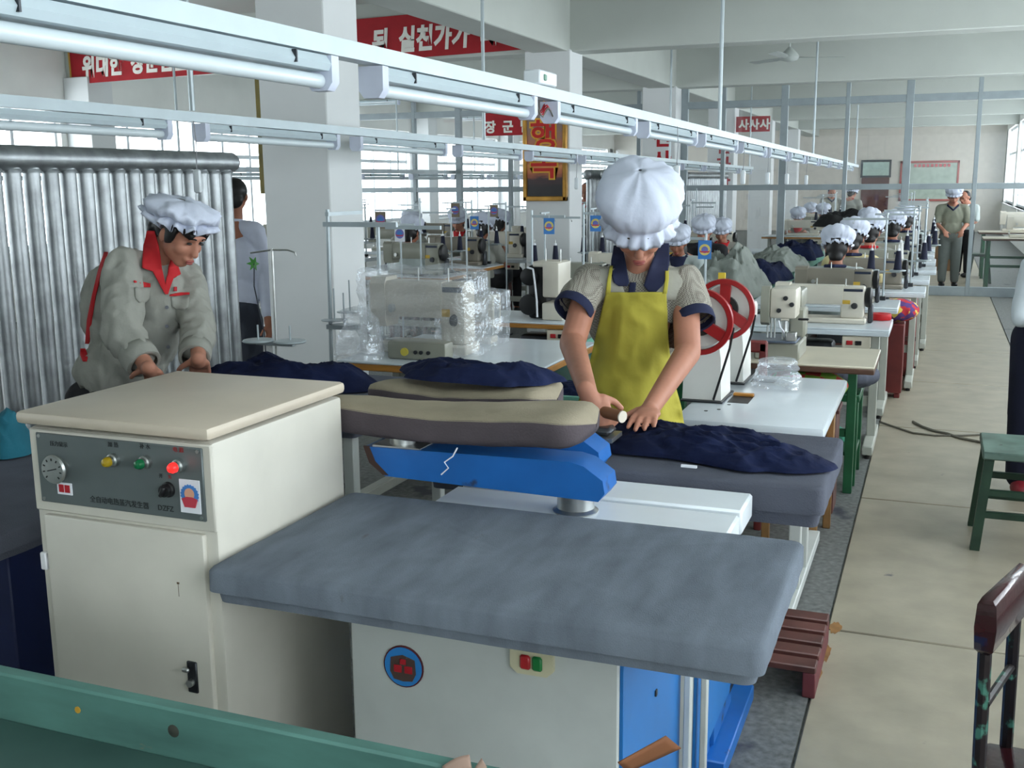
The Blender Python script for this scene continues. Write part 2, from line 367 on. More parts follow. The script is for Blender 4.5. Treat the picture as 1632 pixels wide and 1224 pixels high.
# ------------------------------------------------------------------ hanging lamp rails
RAILS = ((-1.49, 1.945, 'near', -1.0, 21.6), (-3.29, 1.915, 'second', .5, 20.5))
def fixture_tmpl():
    t = thing('tube_lamp', 'x', 'lamp')
    L = 1.24
    G().prism([(-.024, 0), (-.038, -.022), (-.03, -.038), (.03, -.038), (.038, -.022), (.024, 0)], 'y', .03, L - .03).out('housing', channel, t)
    G().cyl((0, .036, -.062), (0, L - .036, -.062), .0185, n=16).out('tube', tubem, t)
    for y in (0, L - .035): G().prism([(-.038, 0), (-.038, -.066), (-.023, -.086), (.023, -.086), (.038, -.066), (.038, 0)], 'y', y, y + .035).out('end_cap', M('lamp_cap', (200, 206, 222), .4), t)
    for y in (.2, L - .2): G().box((.028, y, -.032), (.041, y + .005, -.002)).out('clip', dsteel, t)
    return t
fx = fixture_tmpl(); fxused = False
def sagz(z, y): return z - max(0, y - 4) * .0062
npull = 0
pull = None
for xi, (x, z, nm, y0, y1) in enumerate(RAILS):
    r = thing('lamp_rail', 'white lamp rail hanging %s' % ('above the two ironing tables' if nm == 'near' else 'in front of the silver radiator pipes'), 'rail', (x, y0, z))
    n = 14; g = G()
    g.rings([[Vector((x - .027, y, sagz(z, y))), Vector((x + .027, y, sagz(z, y))), Vector((x + .027, y, sagz(z, y) + .045)), Vector((x - .027, y, sagz(z, y) + .045))] for y in [y0 + (y1 - y0) * i / n for i in range(n + 1)]])
    g.out('channel', channel, r)
    # poles
    ys = [.6, 7.8, 13.9, 21.0] if xi == 0 else [1.9, 4.25, 7.75, 13.9, 20.2]
    for y in ys: G().cyl((x, y, sagz(z, y) + .05), (x, y, ZC), .014, n=8).box((x - .04, y - .04, ZC - .015), (x + .04, y + .04, ZC)).out('hanger_pole', alu, r)
    # fixtures
    ph = 2.71 - 1.475 * 3 if xi == 0 else 4.29 - 1.475 * 3
    k = 0; y = ph
    while y < y1 - 1.3:
        if y > y0:
            o = fx if not fxused else copy_tree(fx)
            fxused = True; o.location = (x, y, sagz(z, y) - .005); o.rotation_euler = (-.0062 if y > 3.2 else 0, 0, 0)
            k += 1; o['label'] = '%s fluorescent tube lamp along the %s, counted from the camera' % (ORD[k - 1], 'rail above the ironing tables' if xi == 0 else 'rail beside the columns'); o['group'] = 'tube lamps under the hanging rails'
        y += 1.475
    # pull switches
    for y, dz in (((6.3, .17), (8.6, .3), (9.9, .12), (11.2, .12), (12.9, .2)) if xi == 0 else ((4.2, .19), (9.9, .17), (14.5, .2))):
        zz = sagz(z, y)
        if pull is None:
            pull = thing('pull_switch', 'x', 'switch'); G().tube([(0, 0, 0), (.004, .004, -.1), (0, 0, -.22)], .0025, 5).out('cord', M('cord_grey', (150, 150, 155), .7), pull)
            G().box((-.02, -.012, -.33), (.02, .012, -.22), .012, 2).out('switch_body', white, pull); o = pull
        else: o = copy_tree(pull)
        npull += 1
        o.location = (x + .042, y, zz); o['group'] = 'pull switches on cords'; o['label'] = '%s white pull switch dangling from the %s lamp rail' % (ORD[npull - 1 if xi == 0 else npull - 6], 'nearer' if xi == 0 else 'farther')
# small relay box on top of the near rail with loose red wires
rb = thing('relay_box', 'small white relay box on top of the nearer lamp rail', 'box', (-1.49, 4.0, 1.99)); z4 = sagz(1.945, 4.0) + .0475
B('box_body', white, rb, (-1.53, 4.0, z4), (-1.46, 4.2, z4 + .055), .006); B('terminal', M('terminal_green', (110, 150, 130), .4), rb, (-1.463, 4.04, z4 + .015), (-1.455, 4.07, z4 + .04))
wr = thing('loose_wires', 'loose red and grey wires between two lamps on the near rail', 'wires', (-1.49, 4.1, 1.9))
for k in range(4): G().tube([(-1.49 + .012 * k - .02, 3.95 + .03 * i, 1.915 - .02 * math.sin(i * 1.3 + k) - .008 * k) for i in range(9)], .003, 5).out('wire', redink if k < 3 else cable, wr)
# a third rail over the far left lines
r = thing('lamp_rail', 'far lamp rail over the left sewing lines, against bright windows', 'rail', (-7.4, 8, 1.8)); B('channel', alu, r, (-7.43, 7, 1.76), (-7.37, 24, 1.82))
for y in (9.3, 12.2, 14.2, 17, 20): G().cyl((-7.4, y, 1.8), (-7.4, y, ZC), .013, n=6).out('hanger_pole', alu, r)
for k in range(9):
    o = copy_tree(fx, (-7.4, 8.6 + 1.5 * k, 1.756), 0, '%s tube lamp of the far left rail, against the bright windows' % ORD[k], None, 'tube lamps of the far left rail'); o.rotation_euler = (0, 0, 0)
# wall lamps on the far left beams
for k, (x, y) in enumerate(((-9.4, 15.76), (-7.6, 15.76), (-9.3, 20.61), (-6.2, 20.61))):
    o = copy_tree(fx, (x, y, 2.945), -PI / 2, '%s bare tube lamp on the far left beams, counted from the windows' % ORD[k], None, 'tube lamps on the left beams'); o.rotation_euler = (0, 0, -PI / 2)

# ceiling fan
fp = Wy(1258, 92, 14.4)
fan = thing('ceiling_fan', 'grey-white ceiling fan with long thin blades', 'fan', (fp.x, fp.y, ZC))
fm = M('fan_enamel', (188, 194, 190), .35, var=.04)
G().cyl((fp.x, fp.y, ZC), (fp.x, fp.y, fp.z + .1), .012).lathe([(.05, 0), (.03, -.05), (.012, -.09)], (fp.x, fp.y, ZC), n=16).out('down_rod', fm, fan)
G().lathe([(.02, .13), (.05, .1), (.09, .06), (.115, .03), (.12, 0), (.1, -.03), (.05, -.045), (.002, -.05)], fp, n=24).out('motor', fm, fan)
for k in range(3):
    a = .36 + k * 2 * PI / 3; q = Matrix.Rotation(a, 3, 'Z'); g = G()
    pr = [(.1, .022), (.2, .03), (.25, .055), (.5, .062), (.69, .058)]
    g.rings([[fp + q @ Vector((x, -w, -.012)), fp + q @ Vector((x, w, .008)), fp + q @ Vector((x, w, .013)), fp + q @ Vector((x, -w, -.007))] for x, w in pr]); g.out('blade', fm, fan)

# ------------------------------------------------------------------ big pipe radiators between the columns
def radiator(label, x, y0, y1, ztop, npipe, rows=(0,), r=.036):
    t = thing('pipe_radiator', label, 'radiator', (x, y0, 0))
    for dx in rows:
        for z in (ztop - .05, .16):
            g = G().cyl((x + dx, y0, z), (x + dx, y1, z), .054, n=20)
            for yy, s in ((y0, -1), (y1, 1)): g.lathe([(.054, 0), (.045, .02 * s), (.02, .032 * s), (.001, .034 * s)], (x + dx, yy, z), (0, 1, 0), 20)
            g.out('header_pipe', silver, t)
        for k in range(npipe):
            y = y0 + .06 + (y1 - y0 - .12) * k / (npipe - 1)
            G().cyl((x + dx, y, .17), (x + dx, y, ztop - .06), r, n=14, cap=False).lathe([(r + .006, -.012), (r + .004, 0), (r, .006)], (x + dx, y, ztop - .1), n=14, cap=False).out('pipe', silver, t)
    for y in (y0 + .2, y1 - .2): G().box((x - .08, y - .03, 0), (x + max(rows) + .08, y + .03, .12)).out('foot', dsteel, t)
    return t
radiator('tall silver pipe radiator behind the worker in the red-collared jacket', -3.62, 1.95, 4.98, 1.79, 29)
radiator('silver pipe radiator standing beyond the framed sunset poster', -3.72, 11.75, 15.3, 1.75, 27, (0, .2))
radiator('silver pipe radiator behind the glazed partition', -3.72, 16.9, 20.2, 1.75, 22)
# thin heating pipe along left side seen right of the first radiator
hp = thing('heating_pipe', 'thin grey heating pipe running along the left windows', 'pipe', (XL + .5, 8, 1.7)); G().cyl((XL + .45, 2.2, 1.72), (XL + .45, 34, 1.72), .03).out('pipe_run', alu, hp)
for y in (3, 13, 23, 33): G().cyl((XL + .45, y, 0), (XL + .45, y, 1.72), .02).out('pipe_stand', alu, hp)

# ------------------------------------------------------------------ glazed partition across the room
GY = 16.15
pt = thing('glazed_partition', 'grey metal and glass partition across the workshop', 'partition', (-4, GY, 0))
pg = M('partition_grey', (152, 162, 166), .4, var=.05)
posts = [XL + .05, -9.2, -8.1, -7.3, -6.4, -5.4, -4.3] + [-3.6, -3.02, -2.15, -1.28, -.46, .43, 1.3, XR - .03]
for k, x in enumerate(posts):
    w = .05 if k % 2 else .028
    B('post', pg, pt, (x - w, GY - .04, 0), (x + w, GY + .04, ZB), .004)
for z, h in ((.0, .13), (1.47, .08), (2.66, .1)): B('rail', pg, pt, (XL, GY - .035, z), (XR, GY + .035, z + h), .004)
for a, b in zip(posts[:-1], posts[1:]):
    if a < -3.6 and b > -3.7: continue
    for z0, z1 in ((.13, 1.47), (1.55, 2.66)):
        if b - a > .2 and not (a > -.5 and b < .5 and z0 < 1): B('pane', glass, pt, (a + .03, GY - .003, z0), (b - .03, GY + .003, z1), 0)
# ------------------------------------------------------------------ foreground equipment
cream = M('cream_enamel', (204, 200, 188), .4, var=.05, scale=4, spots=((120, 90, 66), .74, 11))
creamtop = M('cream_lid', (196, 184, 166), .42, var=.06, scale=3)
panelg = M('panel_grey', (104, 112, 112), .4, var=.06, metal=.3)
bluep = M('blue_paint', (28, 98, 172), .4, var=.12, scale=5, spots=((48, 44, 46), .64, 8))
blueside = M('blue_panel', (40, 116, 186), .4, var=.07, scale=3)
cover = M('grey_press_cover', (112, 120, 130), .95, var=.12, scale=7, stretch=(2.5, .8, 1), spots=((92, 86, 84), .66, 5), bump=.25, bscale=240, spec=.1)
coverd = M('slate_press_cover', (92, 95, 106), .95, var=.1, scale=5, bump=.25, bscale=240, spec=.1)
beigec = M('beige_padding_cloth', (158, 148, 128), .95, var=.08, scale=6, bump=.2, bscale=200, spec=.1)
greyc = M('mauve_grey_cloth', (92, 84, 88), .95, var=.1, scale=6, bump=.2, bscale=200, spec=.1)
offw = M('offwhite_sheet_metal', (196, 200, 196), .4, var=.05, spots=((140, 112, 80), .73, 6))
navy = M('navy_cotton', (24, 32, 62), .85, var=.25, scale=7, bump=.7, bscale=22, spec=.15)
teal = M('teal_painted_wood', (84, 126, 117), .55, var=.14, scale=5, stretch=(1, 4, 4), spots=((126, 120, 100), .73, 12))
tealbed = M('teal_tray_bed', (66, 98, 91), .5, var=.12, scale=4, spots=((84, 80, 70), .72, 9))
def rrect(x0, x1, y0, y1, r, n=8):
    pts = []
    for cx, cy, a in ((x1 - r, y1 - r, 0), (x0 + r, y1 - r, PI / 2), (x0 + r, y0 + r, PI), (x1 - r, y0 + r, 1.5 * PI)):
        for k in range(n + 1): t = a + PI / 2 * k / n; pts.append((cx + r * math.cos(t), cy + r * math.sin(t)))
    # resample densely
    out = []; L = len(pts)
    for i in range(L):
        a = Vector(pts[i]); b = Vector(pts[(i + 1) % L]); m = max(1, int((b - a).length / .03))
        for k in range(m): out.append(a.lerp(b, k / m))
    return out
def padmesh(name, mat, parent, x0, x1, y0, y1, zt, th, r=.022, seed=0, amp=.0022):
    c = Vector(((x0 + x1) / 2, (y0 + y1) / 2)); base = rrect(x0, x1, y0, y1, r); rings = []
    lv = [(-.06, zt - th + .012), (-.014, zt - th), (-.010, zt - th * .68), (.002, zt - th * .66), (.001, zt - .008), (-.004, zt - .002), (-.014, zt)]
    hx, hy = (x1 - x0) / 2, (y1 - y0) / 2
    for ins, z in lv:
        rings.append([Vector((c.x + (p.x - c.x) * (1 + ins / hx), c.y + (p.y - c.y) * (1 + ins / hy), z)) for p in base])
    for f in (.9, .8, .7, .6, .5, .4, .3, .2, .1, .03):
        rings.append([Vector((c.x + (p.x - c.x) * f, c.y + (p.y - c.y) * f, zt)) for p in base])
    for i, rg in enumerate(rings):
        for p in rg:
            q = Vector((p.x * 5 + seed, p.y * 9, p.z * 6)); nz = noise.noise(q) + .6 * (1 - 2 * abs(noise.noise(q * 1.7 + Vector((p.x * 6 - p.y * 8, 0, 0)))))
            if i >= 6: p.z += amp * nz
            else: d = Vector((p.x - c.x, p.y - c.y, 0)).normalized(); p += d * amp * nz * .8; p.z += amp * .8 * noise.noise(q * .8) if i < 3 else 0
    return G().rings(rings).out(name, mat, parent, 60)
def press(label, ox, oy, s, seed, padm, facing, ash=0, blen=.73):
    Y = lambda y: oy + s * y
    t = thing('ironing_table', label, 'ironing table', (ox + .54, oy + s * .3, 0))
    def bx(n, m, x0, x1, y0, y1, z0, z1, bev=.004, par=None): a, b = sorted((Y(y0), Y(y1))); return B(n, m, par or t, (ox + x0, a, z0), (ox + x1, b, z1), bev)
    y0, y1 = sorted((Y(0), Y(.57)))
    padmesh('padded_cover', padm, t, ox, ox + 1.08, y0, y1, .88, .072 if facing else .105, seed=seed)
    cb = bx('cabinet', offw, .22, .795, .17, .68, .12, .80)
    bx('side_panel', blueside, .795, .803, .175, .675, .12, .80, .001); 
    for yy, zz in ((.24, .35), (.42, .55)): bx('screw', dsteel, .803, .807, yy, yy + .012, zz, zz + .014, .001)
    bx('kick_plate', bluep, .24, .79, .2, .66, .02, .12)
    bx('rear_panel', white, .2, .915, .60, .755, .80, .862, .006)
    bx('rear_post', offw, .815, .83, .655, .685, .02, .80, .002)
    if facing:
        # round badge and rocker switch on the cabinet front
        yb = Y(.17); cx, cz = ox + .343, .655
        bd = G().cyl((cx, yb - .003, cz), (cx, yb + .001, cz), .045, n=28).out('round_badge', M('badge_maroon', (92, 30, 36), .4), t)
        G().cyl((cx, yb - .0045, cz), (cx, yb - .002, cz), .042, n=28).out('badge_disc', M('badge_blue', (48, 132, 204), .4), bd)
        G().prism([(cx - .027 + dx, cz + dz) for dx, dz in ((0, .018), (.012, .022), (.027, .026), (.042, .022), (.054, .018), (.056, -.012), (.048, -.028), (.027, -.031), (.006, -.028), (-.002, -.012))], 'y', yb - .006, yb - .004).out('badge_emblem', M('badge_emblem_grey', (84, 66, 60), .5), bd)
        for dx, dz, w, h in ((-.02, -.012, .018, .016), (.004, -.012, .018, .016), (-.006, .006, .014, .012)): B('badge_mark', redink, bd, (cx + dx, yb - .008, cz + dz), (cx + dx + w, yb - .006, cz + dz + h), .001)
        sw = G().prism([(ox + .58, .70), (ox + .595, .688), (ox + .655, .688), (ox + .668, .70), (ox + .668, .735), (ox + .58, .735)], 'y', yb - .012, yb).out('switch_plate', M('switch_ivory', (206, 200, 168), .4), t)
        B('off_button', M('button_red', (176, 40, 44), .35), sw, (ox + .602, yb - .02, .70), (ox + .624, yb - .012, .73)); B('on_button', M('button_green', (30, 120, 60), .35), sw, (ox + .627, yb - .02, .70), (ox + .648, yb - .012, .73))
    # swivel arm
    ob = ox; ox = ox + ash; cy = Y(.655 if s > 0 else .64); st = G().lathe([(.052, .862), (.054, .866), (.044, .872), (.044, .868), (.043, .9), (.044, .91)], (ox + .55, cy, 0), n=28).out('swivel_collar', steel, t)
    ay0, ay1 = cy - .05, cy + .05
    arm = G().prism([(ox + .02, .985), (ox + .035, .945), (ox + .075, .915), (ox + .62, .905), (ox + .635, .925), (ox + .63, .955), (ox + .585, .985), (ox + .55, .993)], 'y', ay0, ay1).out('swivel_arm', bluep, t)
    G().prism([(ox + .018, .987), (ox + .033, .946), (ox + .07, .918), (ox + .085, .918), (ox + .05, .95), (ox + .034, .987)], 'y', ay0 - .002, ay0 + .004).out('bare_edge', M('rusty_brown', (66, 46, 40), .7), arm)
    G().cyl((ox + .1, cy, .98), (ox + .1, cy, 1.03), .032, n=20).box((ox + .04, cy - .045, .983), (ox + .17, cy + .045, .99)).out('board_support', steel, t)
    # sleeve board: beige top cloth over a grey underside
    def sec(u, a):
        x = ob - .13 - (.055 if facing else 0) + (blen + (.055 if facing else 0)) * u; e = min(1, max(0, u) / .22); e2 = min(1, (1 - u) / .08)
        hw = (.045 + .075 * u) * math.sqrt(max(0, 1 - (1 - e) ** 2)) * math.sqrt(max(0, 1 - (1 - e2) ** 2)) + .002
        hz = .042 * (math.sqrt(max(0, 1 - (1 - e) ** 2)) * math.sqrt(max(0, 1 - (1 - e2) ** 2)) * .9 + .1)
        ca, sa = math.cos(a), math.sin(a); q = .5
        zz = 1.052 + .012 * u + .008 * math.sin(u * 5.5 + 2.2) + hz * math.copysign(abs(sa) ** q, sa) + .003 * noise.noise(Vector((x * 14, a * 2, seed)))
        return Vector((x, cy + s * .0 + hw * math.copysign(abs(ca) ** q, ca), zz))
    G().surf(lambda u, v: sec(v, PI * .80 * u + .10 * PI), 25, 42).out('board_top_cloth', beigec, t, 180)
    G().surf(lambda u, v: sec(v, PI * .88 + PI * 1.24 * u), 25, 42).out('board_under_cloth', greyc, t, 180)
    if facing: G().tube([(ox + .3, ay0 - .062, 1.02), (ox + .29, ay0 - .066, 1.0), (ox + .27, ay0 - .07, .985), (ox + .28, ay0 - .07, .972), (ox + .262, ay0 - .072, .955)], .0018, 5).out('loose_thread', cardw, t)
    return t
press('grey padded ironing table with round blue badge in the foreground', -1.30, 1.63, 1, 0, cover, True)
t2 = press('second padded ironing table, worker in yellow apron ironing on it', -1.30, 3.17, -1, 5, coverd, False, -.085, .55)
# pedestal and foot plate of the second table
B('pedestal', bluep, t2, (-.72, 2.76, .05), (-.50, 3.05, .55), .01); B('foot_plate', bluep, t2, (-1.2, 2.7, 0), (-.455, 3.2, .05), .004)
B('pedal', dsteel, t2, (-.54, 3.0, .09), (-.50, 3.1, .13), .008)

# steam generator cabinet
gx0, gx1, gy0, gy1 = -1.80, -1.318, 1.69, 2.20
sg = thing('steam_generator', 'cream steam generator cabinet with gauge and indicator lamps', 'steam generator', ((gx0 + gx1) / 2, (gy0 + gy1) / 2, 0))
B('body', cream, sg, (gx0 + .008, gy0 + .008, .03), (gx1, gy1, 1.115), .008, seg=2)
B('lid', creamtop, sg, (gx0 - .012, gy0 - .012, 1.122), (gx1 + .006, gy1 + .012, 1.15), .01, seg=2)
for xx in (gx0 + .02, gx1 - .06):
    for yy in (gy0 + .02, gy1 - .06): B('foot', black, sg, (xx, yy, 0), (xx + .04, yy + .04, .03), .004)
pn = B('control_panel', panelg, sg, (-1.768, gy0 - .002, .952), (-1.337, gy0 + .01, 1.105), .002)
B('fascia_frame', cream, sg, (gx0 + .01, gy0 + .002, .93), (gx1, gy0 + .012, 1.112), .003)
dr = B('door', cream, sg, (-1.762, gy0 - .006, .06), (-1.345, gy0 + .01, .924), .004, seg=2)
B('hinge', M('hinge_white', (222, 222, 224), .4), dr, (-1.785, gy0 - .006, .795), (-1.768, gy0 + .008, .835), .003)
lk = B('lock_plate', dsteel, dr, (-1.405, gy0 - .010, .575), (-1.38, gy0 - .004, .645), .002)
G().cyl((-1.393, gy0 - .02, .60), (-1.393, gy0 - .008, .60), .008).out('lock_key', steel, dr); B('lock_lever', steel, dr, (-1.41, gy0 - .022, .624), (-1.392, gy0 - .012, .634), .003)
G().box((-1.4145, gy0 - .0065, .785), (-1.4135, gy0 - .0055, .815)).box((-1.417, gy0 - .0068, .812), (-1.411, gy0 - .0055, .816)).out('scratch', M('scratch_brown', (90, 74, 56), .8), dr)
for x, z in ((-1.758, 1.098), (-1.347, 1.098), (-1.758, .96), (-1.347, .96)): G().cyl((x, gy0 - .004, z), (x, gy0 - .001, z), .004, n=8).out('screw', steel, pn)
ga = G().lathe([(.016, 0), (.018, -.014), (.029, -.018), (.0315, -.026), (.029, -.031)], (-1.700, gy0, 1.035), (0, 1, 0), 28).out('gauge_case', steel, pn)
gf = G().cyl((-1.700, gy0 - .0305, 1.035), (-1.700, gy0 - .028, 1.035), .0275, n=28).out('gauge_face', M('gauge_dial', (206, 216, 218), .25), pn)
for k in range(9): a = PI * (1.25 - 1.5 * k / 8); G().box((-1.7012, gy0 - .032, 1.055), (-1.6988, gy0 - .0303, 1.060), rot=Matrix.Rotation(PI / 2 - a, 3, 'Y'), piv=Vector((-1.70, gy0 - .031, 1.035))).out('gauge_tick', black, pn)
G().box((-1.712, gy0 - .033, 1.0345), (-1.688, gy0 - .0308, 1.0365), rot=Matrix.Rotation(-.25, 3, 'Y')).out('gauge_needle', black, pn)
def lampk(x, z, mat, nm):
    G().lathe([(.014, 0), (.014, -.012), (.011, -.014), (.011, -.02)], (x, gy0, z), (0, 1, 0), 18).out('lamp_collar', steel, pn)
    G().lathe([(.0105, -.018), (.0105, -.026), (.008, -.032), (.001, -.035)], (x, gy0, z), (0, 1, 0), 18).out(nm, mat, pn)
lampk(-1.558, 1.063, M('lamp_amber', (168, 140, 30), .25), 'amber_lamp'); lampk(-1.475, 1.066, M('lamp_green', (20, 104, 62), .25), 'green_lamp')
lampk(-1.392, 1.066, M('lamp_red_lit', (230, 30, 30), .25, emit=((255, 30, 26), 3.0)), 'red_lamp')
G().lathe([(.017, 0), (.016, -.006), (.013, -.008), (.0125, -.018), (.001, -.019)], (-1.425, gy0, 1.012), (0, 1, 0), 20).box((-1.429, gy0 - .026, 1.0), (-1.421, gy0 - .016, 1.024), .002, rot=Matrix.Rotation(.5, 3, 'Y')).out('rotary_knob', black, pn)
pk = M('panel_print', (34, 38, 40), .6); prd = M('panel_print_red', (150, 44, 44), .6)
for s_, x, z, sz, m_ in (('压力显示', -1.728, 1.080, .012, pk), ('加 热', -1.572, 1.091, .012, pk), ('补 水', -1.490, 1.094, .012, pk), ('电 源', -1.407, 1.094, .012, prd), ('开', -1.446, 1.036, .010, pk), ('关', -1.424, 1.036, .010, prd), ('全自动电热蒸汽发生器', -1.632, .966, .0155, pk), ('DZFZ', -1.455, .966, .016, pk)):
    textmesh('panel_lettering', s_, sz, m_, pn, (x, gy0 - .0028, z), (1, 0, 0), (0, 0, 1), .0004)
st = B('maker_sticker', cardw, pn, (-1.718, gy0 - .004, .974), (-1.678, gy0 - .0015, 1.0), .0005)
for k in range(2): B('sticker_mark', redink, st, (-1.713 + k * .016, gy0 - .005, .979), (-1.699 + k * .016, gy0 - .0036, .996), .0005)
sk = B('emblem_sticker', cardw, pn, (-1.396, gy0 - .004, .968), (-1.346, gy0 - .0015, 1.038), .0005)
def emblem(par, cx, y, cz, r, nrm=-1, eps=.0008):
    G().prism([(cx + r * (1.0 if k % 2 else .9) * math.cos(k * PI / 20), cz + r * (1.0 if k % 2 else .9) * math.sin(k * PI / 20)) for k in range(40)], 'y', y, y + nrm * eps).out('emblem_ring', cardb, par)
    G().cyl((cx, y, cz + r * .12), (cx, y + nrm * eps * 2, cz + r * .12), r * .52, n=20).out('emblem_sun', M('emblem_orange', (226, 170, 140), .6), par)
    G().prism([(cx - r * .85, cz - r * .35), (cx - r * .3, cz - r * .15), (cx + r * .3, cz - r * .15), (cx + r * .85, cz - r * .35), (cx + r * .55, cz - r * 1.1), (cx - r * .55, cz - r * 1.1)], 'y', y, y + nrm * eps * 3).out('emblem_base', cardr, par)
emblem(sk, -1.371, gy0 - .004, 1.006, .023)

# sorting bench in the very foreground
gb = thing('sorting_bench', 'teal painted wooden bench with a raised rim in the lower left corner', 'bench', (-1.6, .9, 0))
B('rim_board', teal, gb, (-3.0, 1.262, .71), (-.42, 1.29, .80), .004); B('tray_bed', tealbed, gb, (-3.0, .45, .70), (-.42, 1.262, .715), .002)
B('rim_board', teal, gb, (-3.0, .42, .71), (-.42, .45, .80), .004); B('rim_board', teal, gb, (-.45, .45, .71), (-.42, 1.262, .80), .004)
for x in (-2.9, -.5):
    for y in (.5, 1.2): B('leg', teal, gb, (x, y, 0), (x + .06, y + .06, .70), .004)
G().lathe([(.011, 0), (.006, .002), (.001, .003)], (-1.09, 1.262, .762), (0, -1, 0), 14).out('knot_hole', M('knot_dark', (60, 62, 54), .8), gb); G().cyl((-1.285, 1.262, .763), (-1.285, 1.2605, .763), .006, n=8).out('paint_spot', M('ochre_spot', (196, 150, 50), .6), gb)
crd = M('brown_card', (124, 78, 48), .8, var=.08)
def card(label, p0, p1, p2, p3, m, bend=0):
    t = thing('card_scrap', label, 'card', Vector(p0)); g = G(); a, b, c_, d = [Vector(p) for p in (p0, p1, p2, p3)]
    g.surf(lambda u, v: a.lerp(b, u).lerp(d.lerp(c_, u), v) + Vector((0, 0, bend * math.sin(PI * u))), 9, 5); g.out('sheet', m, t, solid=.003); return t
card('folded brown card leaning at the bench end below the blue side panel', Wz(1000, 1230, .80), Wz(1085, 1192, .815), Wz(1062, 1173, .845), Wz(985, 1216, .83), crd)
card('pale pink card scrap standing on the teal bench rim', Wz(705, 1222, .80), Wz(748, 1203, .815), Wz(752, 1226, .80), Wz(715, 1240, .79), M('pale_card', (170, 142, 126), .8), .004)
card('small folded pink card tip beside the other scrap', Wz(755, 1228, .80), Wz(768, 1209, .82), Wz(775, 1222, .80), Wz(770, 1236, .79), MATS['pale_card'])

# dark table at the left edge with a teal cloth on it
lt = thing('side_table', 'slate covered table at the left edge with dark blue body', 'table', (-2.5, 2.1, 0))
padmesh('padded_cover', coverd, lt, -3.2, -2.05, 1.75, 2.55, .80, .07, seed=9); B('cabinet', M('deep_blue_panel', (16, 30, 74), .5), lt, (-3.1, 1.9, .05), (-2.12, 2.45, .74))
def heap(name, label, cat, mat, x, y, z, rx, ry, h, rot=0, seed=0, rough=1., nu=56, nv=22, lobes=3, parent=None, group=None, flat=.55):
    """crumpled cloth lying on a surface"""
    t = thing(name, label, cat, (x, y, z), group); g = G(); cr, sr = math.cos(rot), math.sin(rot)
    def f(u, v):
        a = u * 2 * PI; r = v
        k = 1 + .22 * noise.noise(Vector((math.cos(a) * 1.6 + seed, math.sin(a) * 1.6, 3))) * rough + .08 * math.sin(lobes * a + seed)
        lx, ly = math.copysign(abs(math.cos(a)) ** .72, math.cos(a)) * r * rx * k, math.copysign(abs(math.sin(a)) ** .72, math.sin(a)) * r * ry * k
        q = Vector((lx * 9 / max(rx, .12) * .22 + seed * 3.1, ly * 9 / max(ry, .12) * .22, seed))
        zz = h * (1 - r ** 2.6) * (flat + .55 * (noise.noise(q * .9) + .5)) + rough * .16 * h * (1 - 2 * abs(noise.noise(q * 2.6))) * (1 - r ** 6)
        if r > .985: zz = 0
        return Vector((x + lx * cr - ly * sr, y + lx * sr + ly * cr, z + max(zz, .0) + (.006 if r < .985 else 0)))
    g.surf(lambda u, v: f(u, 1 - v * .998), nu, nv, True); g.out('cloth', mat, t, 180); return t
heap('folded_cloth', 'crumpled teal cloth at the left edge below the radiator', 'cloth', M('teal_cloth', (34, 104, 122), .9, bump=.2), -2.72, 2.42, .806, .14, .1, .11, .2, 4)

# navy garments on the second table, on its sleeve board and on the left worker's table
heap('navy_garment', 'navy garment spread on the second ironing table under the hands', 'garment', navy, -.575, 2.85, .887, .31, .15, .05, -.22, 2, 2.0, 130, 60, 4)
B('size_label', cardw, bpy.data.objects['navy_garment'], tuple(Wz(1098, 745, .905) - Vector((.02, .004, 0))), tuple(Wz(1098, 745, .905) + Vector((.02, .004, .006))), 0)
heap('navy_garment', 'navy garment lying across the second sleeve board', 'garment', navy, -1.12, 2.53, 1.114, .23, .085, .05, -.04, 6, 1.3, 80, 30, 3)
wt = thing('work_table', 'slate covered work table behind the steam generator', 'table', (-2.3, 3.3, 0))
padmesh('padded_cover', coverd, wt, -2.66, -1.72, 2.95, 3.75, .86, .06, seed=3)
for x in (-2.6, -1.8):
    for y in (3.0, 3.66): B('leg', offw, wt, (x, y, 0), (x + .04, y + .04, .81))
heap('navy_garment_pile', 'pile of navy garments on the table behind the steam generator', 'garment', navy, -2.28, 3.42, .866, .34, .17, .10, .1, 8, 1.2, 90, 34, 3)

# slatted foot pallet
pl = thing('foot_pallet', 'brown slatted wooden pallet on the floor under the second table', 'pallet', (-.75, 3.52, 0))
for k in range(5): B('slat', brownp, pl, (-1.25, 3.262 + k * .098, .085), (-.275, 3.33 + k * .098, .108), .004)
for x in (-1.2, -.75, -.315): B('bearer', M('maroon_bearer', (104, 48, 52), .6, var=.15), pl, (x, 3.265, 0), (x + .04, 3.72, .085), .003)
rs = thing('rust_streak', 'orange rust stains on the aisle edge beside the pallet', 'stain', (-.24, 3.7, 0))
for k, (x, y, w, h) in enumerate(((-.262, 3.86, .05, .12), (-.275, 3.62, .035, .16), (-.28, 3.45, .02, .1))):
    G().prism([(x + w * (.9 + .5 * noise.noise(Vector((math.cos(a) * 2, math.sin(a) * 2, k)))) * math.cos(a) * .5, y + h * .5 * (.9 + .6 * noise.noise(Vector((math.cos(a) * 2 + 9, math.sin(a) * 2, k)))) * math.sin(a)) for a in [2 * PI * i / 18 for i in range(18)]], 'z', .0005, .0012).out('stain_patch', M('rust_stain', (150, 108, 62), .6, var=.2, scale=20), rs)

